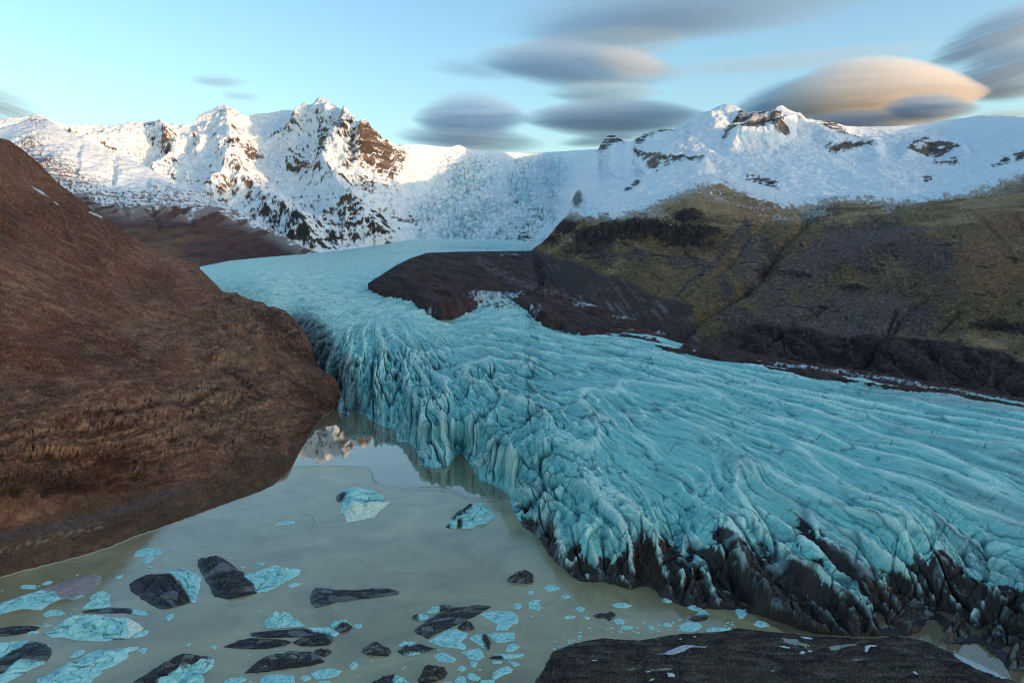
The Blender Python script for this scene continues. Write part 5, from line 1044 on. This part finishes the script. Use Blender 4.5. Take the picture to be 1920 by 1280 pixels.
plate(z7([(750, 548), (770, 515), (835, 497), (900, 508), (955, 518), (900, 535), (830, 550)]), 'lilac grey ice plate, farthest from the viewer on the left', grain=5)
plate(z7([(795, 572), (820, 555), (868, 550), (860, 575), (820, 590)]), 'white notched floe just below the lilac grey plate')
plate(z7([(825, 608), (840, 602), (862, 606), (850, 615)]), 'tiny white floe above the humped iceberg')
plate(z7([(930, 895), (945, 875), (978, 868), (980, 885), (945, 915)]), 'white floe alone below the humped iceberg')
plate(z7([(1040, 1050), (1060, 1037), (1078, 1040), (1060, 1055)]), 'tiny white floe above the striped wedge')
plate(z7([(1182, 1055), (1205, 1045), (1225, 1062), (1200, 1072)]), 'small white floe right above the striped wedge')
plate(zA([(1320, 820), (1360, 780), (1430, 758), (1490, 750), (1480, 790), (1420, 815), (1340, 832)]), 'turquoise plate touching the cream end of the big turquoise berg')
plate(zA([(1375, 955), (1420, 930), (1480, 925), (1440, 995)]), 'small triangular white floe right of the slanting slabs')
plate(z7([(1435, 590), (1455, 580), (1490, 585), (1470, 600)]), 'small white floe behind the slab of the tall black block')
plate(z7([(1345, 612), (1360, 605), (1378, 610), (1360, 618)]), 'tiny white floe in the notch of the tall black block')
plate(zA([(430, 715), (470, 695), (520, 700), (480, 722)]), 'small pale floe right of the low dark strip')
plate(zA([(270, 780), (320, 762), (400, 765), (340, 790)]), 'pale floe below the low dark strip')

# ---- brash: tiny chips too alike to tell apart, each still its own object
def chips(n, poly, label, group, seed, dark=0.1, rmin=1.2, rmax=4.0):
    rnd = random.Random(seed); xs = [p[0] for p in poly]; ys = [p[1] for p in poly]; done = 0
    pts = []
    while done < n:
        x = rnd.uniform(min(xs), max(xs)); y = rnd.uniform(min(ys), max(ys))
        if not inside(np.array([x]), np.array([y]), poly)[0]: continue
        if any(abs(x - a) < rmax * 1.5 and abs(y - b_) < rmax * 0.8 for a, b_ in pts): done += 0.05; continue
        pts.append((x, y)); done += 1
        w = rnd.uniform(rmin, rmax); hh = w * rnd.uniform(0.3, 0.55); a0 = rnd.uniform(0, 6)
        q = [(x + w * (0.7 + 0.4 * rnd.random()) * math.cos(a0 + t), y + hh * (0.7 + 0.4 * rnd.random()) * math.sin(a0 + t)) for t in (0, .9, 1.9, 2.8, 3.9, 5.1)]
        berg('ice_chip', q, 0.12, label, group, 'clean', edge=0.16, cat='ice chip')
chips(26, [(0, 1085), (200, 1050), (420, 1040), (560, 1075), (520, 1190), (420, 1230), (300, 1200), (200, 1240), (0, 1240)], 'tiny white ice chip loose on the water among the left hand icebergs', 'ice chips on the left', 3)
chips(26, [(420, 1200), (640, 1140), (700, 1160), (840, 1280), (420, 1280)], 'tiny white ice chip among the bergs at bottom centre', 'ice chips at bottom centre', 4)
chips(30, [(830, 1160), (960, 1120), (1030, 1140), (1010, 1230), (930, 1280), (850, 1280)], 'tiny pale ice chip between the flat turquoise plates', 'ice chips between the plates', 5)
chips(60, [(1035, 1206), (1060, 1184), (1140, 1168), (1200, 1165), (1260, 1160), (1340, 1165), (1400, 1160), (1380, 1176), (1280, 1186), (1200, 1194), (1130, 1191), (1080, 1200), (1040, 1225)], 'small pale lump of slush packed along the gravel bank shore', 'slush lumps along the bank', 6, rmax=5.0)

# ---- patches of frozen snow and meltwater on the gravel bank
def bank_patch(name, poly, label, col, cat, group=None, water=False):
    p = resample(poly, 1.2); n = len(p); c = p.mean(0); K = 6
    ring = np.stack([c + (p - c) * s for s in np.linspace(1, 0.02, K)])
    ring = ring + 0.5 * np.stack([fbm(ring[..., 0] / 4, ring[..., 1] / 3, 3, 5), fbm(ring[..., 0] / 4, ring[..., 1] / 3, 3, 6)], -1) * 1.5
    P = bank_point(ring[..., 0], ring[..., 1])
    if water: P[..., 2] = np.quantile(P[..., 2], 0.8)
    P[..., 2] += 0.10; P[0, :, 2] -= 0.25
    i = np.arange(n); j = (i + 1) % n
    q = np.concatenate([np.stack([r * n + i, r * n + j, (r + 1) * n + j, (r + 1) * n + i], -1) for r in range(K - 1)])
    org = P.reshape(-1, 3).mean(0)
    o = raw_mesh(name, P.reshape(-1, 3) - org, [q, ((K - 1) * n + i)[None]], col)
    o.location = org
    return tag(o, label, cat, group)
FROST = terrain_mat('old_snow', 0.6, 0.12, 0.08, 0.8, 0.2)
def frost(poly, label, c=(0.62, 0.64, 0.62)):
    o = bank_patch('snow_patch', poly, label, FROST, 'snow patch', 'old snow patches on the gravel bank')
    n = len(o.data.vertices); at = o.data.attributes.new('tint', 'FLOAT_COLOR', 'POINT'); at.data.foreach_set('color', np.tile([*c, 1.0], n))
PUD = water_mat('pool_ice', (0.30, 0.33, 0.28), 0.12)
frost(zB([(912, 838), (960, 825), (1060, 790), (1100, 775), (1200, 768), (1328, 772), (1310, 785), (1180, 792), (1120, 825), (1000, 842)]), 'long white snow streak in the middle of the gravel bank', (0.50, 0.51, 0.54))
frost(zB([(825, 970), (850, 955), (885, 965), (860, 978)]), 'small snow patch low on the bank, upper of a close pair')
frost(zB([(862, 1035), (880, 1020), (912, 1012), (905, 1028)]), 'small snow patch low on the bank, lower of a close pair')
frost(zB([(1000, 985), (1040, 978), (1070, 1000), (1060, 1012), (1010, 1015)]), 'ragged white patch right of the close pair on the bank')
frost(zB([(432, 880), (455, 872), (480, 880), (460, 888)]), 'tiny white patch on the left part of the bank')
frost(zB([(1088, 724), (1105, 716), (1120, 724), (1105, 731)]), 'tiny white patch above the long snow streak')
frost(zB([(1195, 704), (1210, 697), (1225, 704), (1210, 710)]), 'tiny white patch near the bank rim, right of the slush')
frost(zC([(75, 1010), (110, 1005), (170, 1030), (160, 1042), (110, 1038)]), 'white patch just below the grey pool')
frost(zC([(235, 935), (290, 935), (345, 955), (330, 962), (260, 955)]), 'white patch just above the grey pool')
frost(zC([(230, 1062), (260, 1056), (290, 1066), (260, 1072)]), 'small white patch between the two pools, left one')
frost(zC([(290, 1050), (320, 1046), (340, 1056), (310, 1062)]), 'small white patch between the two pools, right one')
frost(zC([(720, 1020), (760, 1008), (825, 1010), (820, 1025), (750, 1030), (745, 1065), (720, 1062), (725, 1035)]), 'hooked white patch right of the long pool')
frost(zC([(1075, 1205), (1100, 1198), (1130, 1222), (1115, 1230)]), 'lone white patch on the right part of the bank')
frost(zC([(20, 1205), (35, 1200), (52, 1206), (35, 1210)]), 'tiny white patch low in the middle of the bank')
frost(zC([(1340, 1050), (1380, 1040), (1480, 1085), (1600, 1130), (1700, 1160), (1770, 1190), (1740, 1215), (1830, 1260), (1780, 1265), (1640, 1215), (1480, 1150), (1400, 1095)]), 'long broad strip of white ice along the bank side of the brown channel', (0.50, 0.55, 0.54))
tag(bank_patch('pool', zC([(88, 942), (150, 960), (215, 955), (250, 990), (325, 1012), (300, 1026), (200, 1010), (120, 985)]), None, PUD, None), 'grey meltwater pool on the gravel bank', None, None, 'structure')
tag(bank_patch('pool', zC([(440, 1025), (470, 1010), (560, 1005), (590, 992), (680, 992), (685, 1005), (600, 1018), (540, 1035), (500, 1052), (460, 1048)]), None, PUD, None), 'long narrow grey pool on the gravel bank', None, None, 'structure')

# ================================================================ clouds: lens shaped bodies of fine droplets
from mathutils import Matrix
def cloud_mat(name, dens, col, noise_amt=0.6, soft=1.3, streak=(2.2, 2.2, 9.0)):
    nt = NT(name)
    tc = nt.n('ShaderNodeTexCoord'); ln = nt.n('ShaderNodeVectorMath', operation='DOT_PRODUCT')
    nt.l(tc.outputs['Object'], ln.inputs[0]); nt.l(tc.outputs['Object'], ln.inputs[1])
    # density falls off as 1 - (x2 + y2) - |z|: a body that tapers to thin edges all round
    sx = nt.n('ShaderNodeSeparateXYZ'); nt.l(tc.outputs['Object'], sx.inputs[0])
    zz = nt.n('ShaderNodeMath', operation='MULTIPLY'); nt.l(sx.outputs['Z'], zz.inputs[0]); nt.l(sx.outputs['Z'], zz.inputs[1])
    r2 = nt.n('ShaderNodeMath', operation='SUBTRACT'); nt.l(ln.outputs['Value'], r2.inputs[0]); nt.l(zz.outputs[0], r2.inputs[1])
    az = nt.n('ShaderNodeMath', operation='ABSOLUTE'); nt.l(sx.outputs['Z'], az.inputs[0])
    aa = nt.n('ShaderNodeMath', operation='ADD'); nt.l(r2.outputs[0], aa.inputs[0]); nt.l(az.outputs[0], aa.inputs[1])
    sub = nt.n('ShaderNodeMath', operation='SUBTRACT', use_clamp=True); sub.inputs[0].default_value = 1.0; nt.l(aa.outputs[0], sub.inputs[1])
    pw = nt.n('ShaderNodeMath', operation='POWER'); pw.inputs[1].default_value = soft; nt.l(sub.outputs[0], pw.inputs[0])
    mp = nt.n('ShaderNodeMapping'); mp.inputs['Scale'].default_value = streak; nt.l(tc.outputs['Object'], mp.inputs['Vector'])
    n = noise_node(nt, mp.outputs[0], 1.0, 3, 0.55)
    mr = nt.n('ShaderNodeMapRange'); mr.inputs['From Min'].default_value = 0.35; mr.inputs['From Max'].default_value = 0.65; mr.inputs['To Min'].default_value = 1 - noise_amt; mr.inputs['To Max'].default_value = 1 + noise_amt
    nt.l(n.outputs['Fac'], mr.inputs['Value'])
    mu = nt.n('ShaderNodeMath', operation='MULTIPLY'); nt.l(pw.outputs[0], mu.inputs[0]); nt.l(mr.outputs[0], mu.inputs[1])
    m2 = nt.n('ShaderNodeMath', operation='MULTIPLY'); m2.inputs[1].default_value = dens; nt.l(mu.outputs[0], m2.inputs[0])
    pv = nt.n('ShaderNodeVolumePrincipled'); pv.inputs['Color'].default_value = (*col, 1); pv.inputs['Anisotropy'].default_value = 0.0
    nt.l(m2.outputs[0], pv.inputs['Density']); nt.l(pv.outputs[0], nt.out.inputs['Volume'])
    return nt.m

def lens_mesh(name, seed):
    nu, nv = 40, 18
    V, Fq = [], []
    for j in range(nv + 1):
        for i in range(nu):
            u = 2 * math.pi * i / nu; v = math.pi * j / nv
            V.append((math.sin(v) * math.cos(u), math.sin(v) * math.sin(u), math.cos(v)))
    for j in range(nv):
        for i in range(nu):
            a = j * nu + i; b = j * nu + (i + 1) % nu
            Fq.append((a, a + nu, b + nu, b))
    return np.array(V), np.array(Fq)

CLOUDS = [  # cx, cy, half width px, half height px, tilt deg, distance m, optical depth, colour, softness, label
    (1300, 18, 340, 26, 4, 30000, 2.4, 0.50, 1.4, 'long blue grey cloud streak crossing the top edge'),
    (1180, 48, 190, 24, 6, 31000, 1.3, 0.55, 1.5, 'pale grey cloud layer just under the long top streak'),
    (1130, 84, 160, 24, 4, 30500, 1.5, 0.60, 1.5, 'soft lilac cloud layer in the middle of the stacked group'),
    (1085, 124, 175, 30, -5, 29000, 2.6, 0.55, 1.2, 'large blue grey lens cloud, lowest and widest of the stacked group'),
    (1180, 118, 75, 22, -10, 27500, 0.9, 0.97, 1.3, 'pinkish tip at the right end of the stacked grey clouds'),
    (905, 130, 110, 13, -4, 30000, 0.7, 0.6, 1.8, 'faint wispy left tail of the stacked grey clouds'),
    (1132, 174, 100, 16, 0, 28000, 1.7, 0.62, 1.3, 'thin lilac lens cloud between the stacked group and the dark flat lens'),
    (882, 222, 98, 36, 0, 27000, 2.6, 0.56, 1.2, 'double humped grey cloud left of centre above the icefall'),
    (880, 262, 130, 22, -4, 27500, 2.0, 0.58, 1.4, 'flat grey cloud base touching the snow dome below the humped cloud'),
    (1155, 222, 160, 26, 0, 26500, 3.0, 0.50, 1.0, 'dark flat lens cloud beside the right hand peaks'),
    (1125, 264, 75, 9, 3, 28000, 1.4, 0.55, 1.4, 'thin dark cloud sliver above the little rock peak'),
    (1640, 182, 176, 50, 1, 24000, 9.0, 0.99, 1.0, 'big glowing orange lens cloud behind the right hand peaks'),
    (1470, 186, 115, 24, 17, 25500, 2.0, 0.52, 1.2, 'slate grey left shoulder of the orange cloud'),
    (1620, 226, 130, 12, 0, 21500, 2.4, 0.45, 1.2, 'dark flat base strip under the orange cloud'),
    (1745, 203, 80, 20, -2, 20500, 3.0, 0.50, 1.1, 'small dark lens cloud in front of the orange cloud'),
    (1885, 64, 135, 36, 20, 26000, 2.2, 0.5, 1.3, 'grey cloud bank at the top right corner'),
    (1900, 128, 120, 34, 16, 25000, 2.4, 0.5, 1.2, 'blue grey cloud below the top right corner bank'),
    (1890, 170, 95, 15, 4, 25500, 1.9, 0.5, 1.4, 'lowest grey cloud on the right edge beside the orange cloud'),
    (1900, 214, 75, 6, 0, 30000, 1.2, 0.8, 1.4, 'thin pinkish cloud line on the right skyline'),
    (-5, 196, 90, 30, -20, 30000, 1.3, 0.62, 1.4, 'lilac cloud patch at the left edge'),
    (410, 152, 55, 10, -3, 31000, 0.8, 0.6, 1.6, 'small faint wisp high over the left hand massif'),
    (450, 180, 40, 9, -6, 31000, 0.5, 0.6, 1.6, 'fainter small wisp just under the other one at left'),
    (1500, 113, 280, 5.0, 5, 36000, 1.3, 1.0, 1.5, 'long thin white cirrus streak slanting above the orange cloud'),
]
def clouds():
    V, Fq = lens_mesh('c', 0)
    for k, (cx, cyy, rx, ry, tilt, Y, od, colr, soft, label) in enumerate(CLOUDS):
        c = unproj(cx, cyy, Y); s = Y / F
        sx, sz = rx * s * 1.2, ry * s * 1.55; sy = 0.3 * sx if 'cirrus' in label else max(0.55 * sx, 1.2 * sz)
        q = colr / 0.55; tint = (min(0.62 * q, .95), min(0.80 * q, .97), min(0.97 * q, .99)) if colr < 0.9 else ((1.0, 0.985, 0.96) if 'white' not in label else (1, 1, 1))
        m = cloud_mat('cloud_%d' % k, 1.1 * od / sy, tint, 0.62, soft * 0.72, (0.8, 0.8, 7.0) if ry > 20 else (1.0, 1.0, 4.0))
        o = raw_mesh('cloud', V, Fq, m)
        o.location = c; o.rotation_euler = (0, -R(tilt), 0); o.scale = (sx, sy, sz)
        tag(o, label, 'cloud', 'lens shaped clouds over the range')
clouds()
# ================================================================ ridge out of frame that keeps the evening sun off the valley
def shade_ridge():
    crest = [(5000, -5000, 1100), (5300, -3500, 1150), (5600, -2000, 1200), (6000, 0, 1250), (6200, 1500, 1270), (6400, 2800, 1300), (6500, 3400, 1330), (6600, 4000, 1560), (6700, 5000, 1730), (6800, 6000, 1730)]
    n = 120
    t = np.linspace(0, 1, len(crest)); q = np.linspace(0, 1, n)
    c = np.stack([np.interp(q, t, [p[i] for p in crest]) for i in range(3)], -1)
    side = np.array([0.9, -0.42, 0])
    rows = []
    for k in np.linspace(-1, 1, 41):
        r = c + side * (k * 2400)
        r[:, 2] = 20 + (c[:, 2] - 20) * (1 - abs(k)) ** 0.9
        r[:, 2] += 120 * (1 - abs(k)) * fbm(r[:, 0] / 260, r[:, 1] / 260, 4, 901) 
        rows.append(r)
    P = np.stack(rows)
    C = mixc(np.broadcast_to(np.array([0.06, 0.055, 0.04]), P.shape), SNOW, ss(500, 800, P[..., 2]))
    o = raw_mesh('mountain_ridge', P, grid_faces(*P.shape[:2]), terrain_mat('ridge_rock', 60, 0.3, 3.0), C)
    tag(o, 'snow topped ridge beside the valley that shades it from the low sun', 'mountain ridge', kind='structure')
SUN_EL, SUN_AZ = R(3.8), R(114)       # azimuth clockwise from the view direction (+Y)
shade_ridge()
sd = Vector((math.sin(SUN_AZ) * math.cos(SUN_EL), math.cos(SUN_AZ) * math.cos(SUN_EL), math.sin(SUN_EL)))
L = bpy.data.lights.new('sun', 'SUN'); L.energy = 0.74; L.angle = R(0.5); L.color = (1.0, 0.62, 0.34)
so = bpy.data.objects.new('sun', L); link(so); so.rotation_euler = sd.to_track_quat('Z', 'Y').to_euler()

W = bpy.data.worlds.new('World'); scene.world = W; W.use_nodes = True
wt = W.node_tree; wt.nodes.clear()
wo = wt.nodes.new('ShaderNodeOutputWorld'); bg = wt.nodes.new('ShaderNodeBackground'); sk = wt.nodes.new('ShaderNodeTexSky')
sk.sky_type = 'NISHITA'; sk.sun_disc = False; sk.sun_elevation = SUN_EL; sk.sun_rotation = SUN_AZ
sk.altitude = 300; sk.air_density = 1.0; sk.dust_density = 1.5; sk.ozone_density = 2.0
tm = wt.nodes.new('ShaderNodeMix'); tm.data_type = 'RGBA'; tm.blend_type = 'MULTIPLY'; tm.inputs[0].default_value = 1.0
tm.inputs[7].default_value = (0.90, 0.95, 0.95, 1)
wt.links.new(sk.outputs[0], tm.inputs[6]); wt.links.new(tm.outputs[2], bg.inputs['Color'])
bg.inputs['Strength'].default_value = 0.15
wt.links.new(bg.outputs[0], wo.inputs['Surface'])

# ================================================================ camera and colour management
cam = bpy.data.cameras.new('camera'); co = bpy.data.objects.new('camera', cam); link(co)
co.location = (0, 0, H); co.rotation_euler = (R(90), 0, 0)
cam.sensor_fit = 'HORIZONTAL'; cam.sensor_width = 36.0; cam.lens = 36.0 * F / 1920.0
cam.shift_y = (HZ - 640.0) / 1920.0
cam.clip_start = 1.0; cam.clip_end = 300000.0
scene.camera = co
vs = scene.view_settings
scene.display_settings.display_device = 'sRGB'
vs.view_transform = 'Standard'; vs.look = 'None'; vs.exposure = 2.1; vs.gamma = 1.0; vs.use_curve_mapping = False
cy = scene.cycles if hasattr(scene, 'cycles') else None
scene.render.engine = 'CYCLES'
cy = scene.cycles
cy.max_bounces = 12; cy.diffuse_bounces = 3; cy.glossy_bounces = 3; cy.volume_bounces = 10; cy.transparent_max_bounces = 12
cy.use_denoising = True; cy.denoiser = 'OPENIMAGEDENOISE'; cy.denoising_prefilter = 'ACCURATE'
cy.use_adaptive_sampling = False; cy.pixel_filter_type = 'BLACKMAN_HARRIS'; cy.filter_width = 1.1
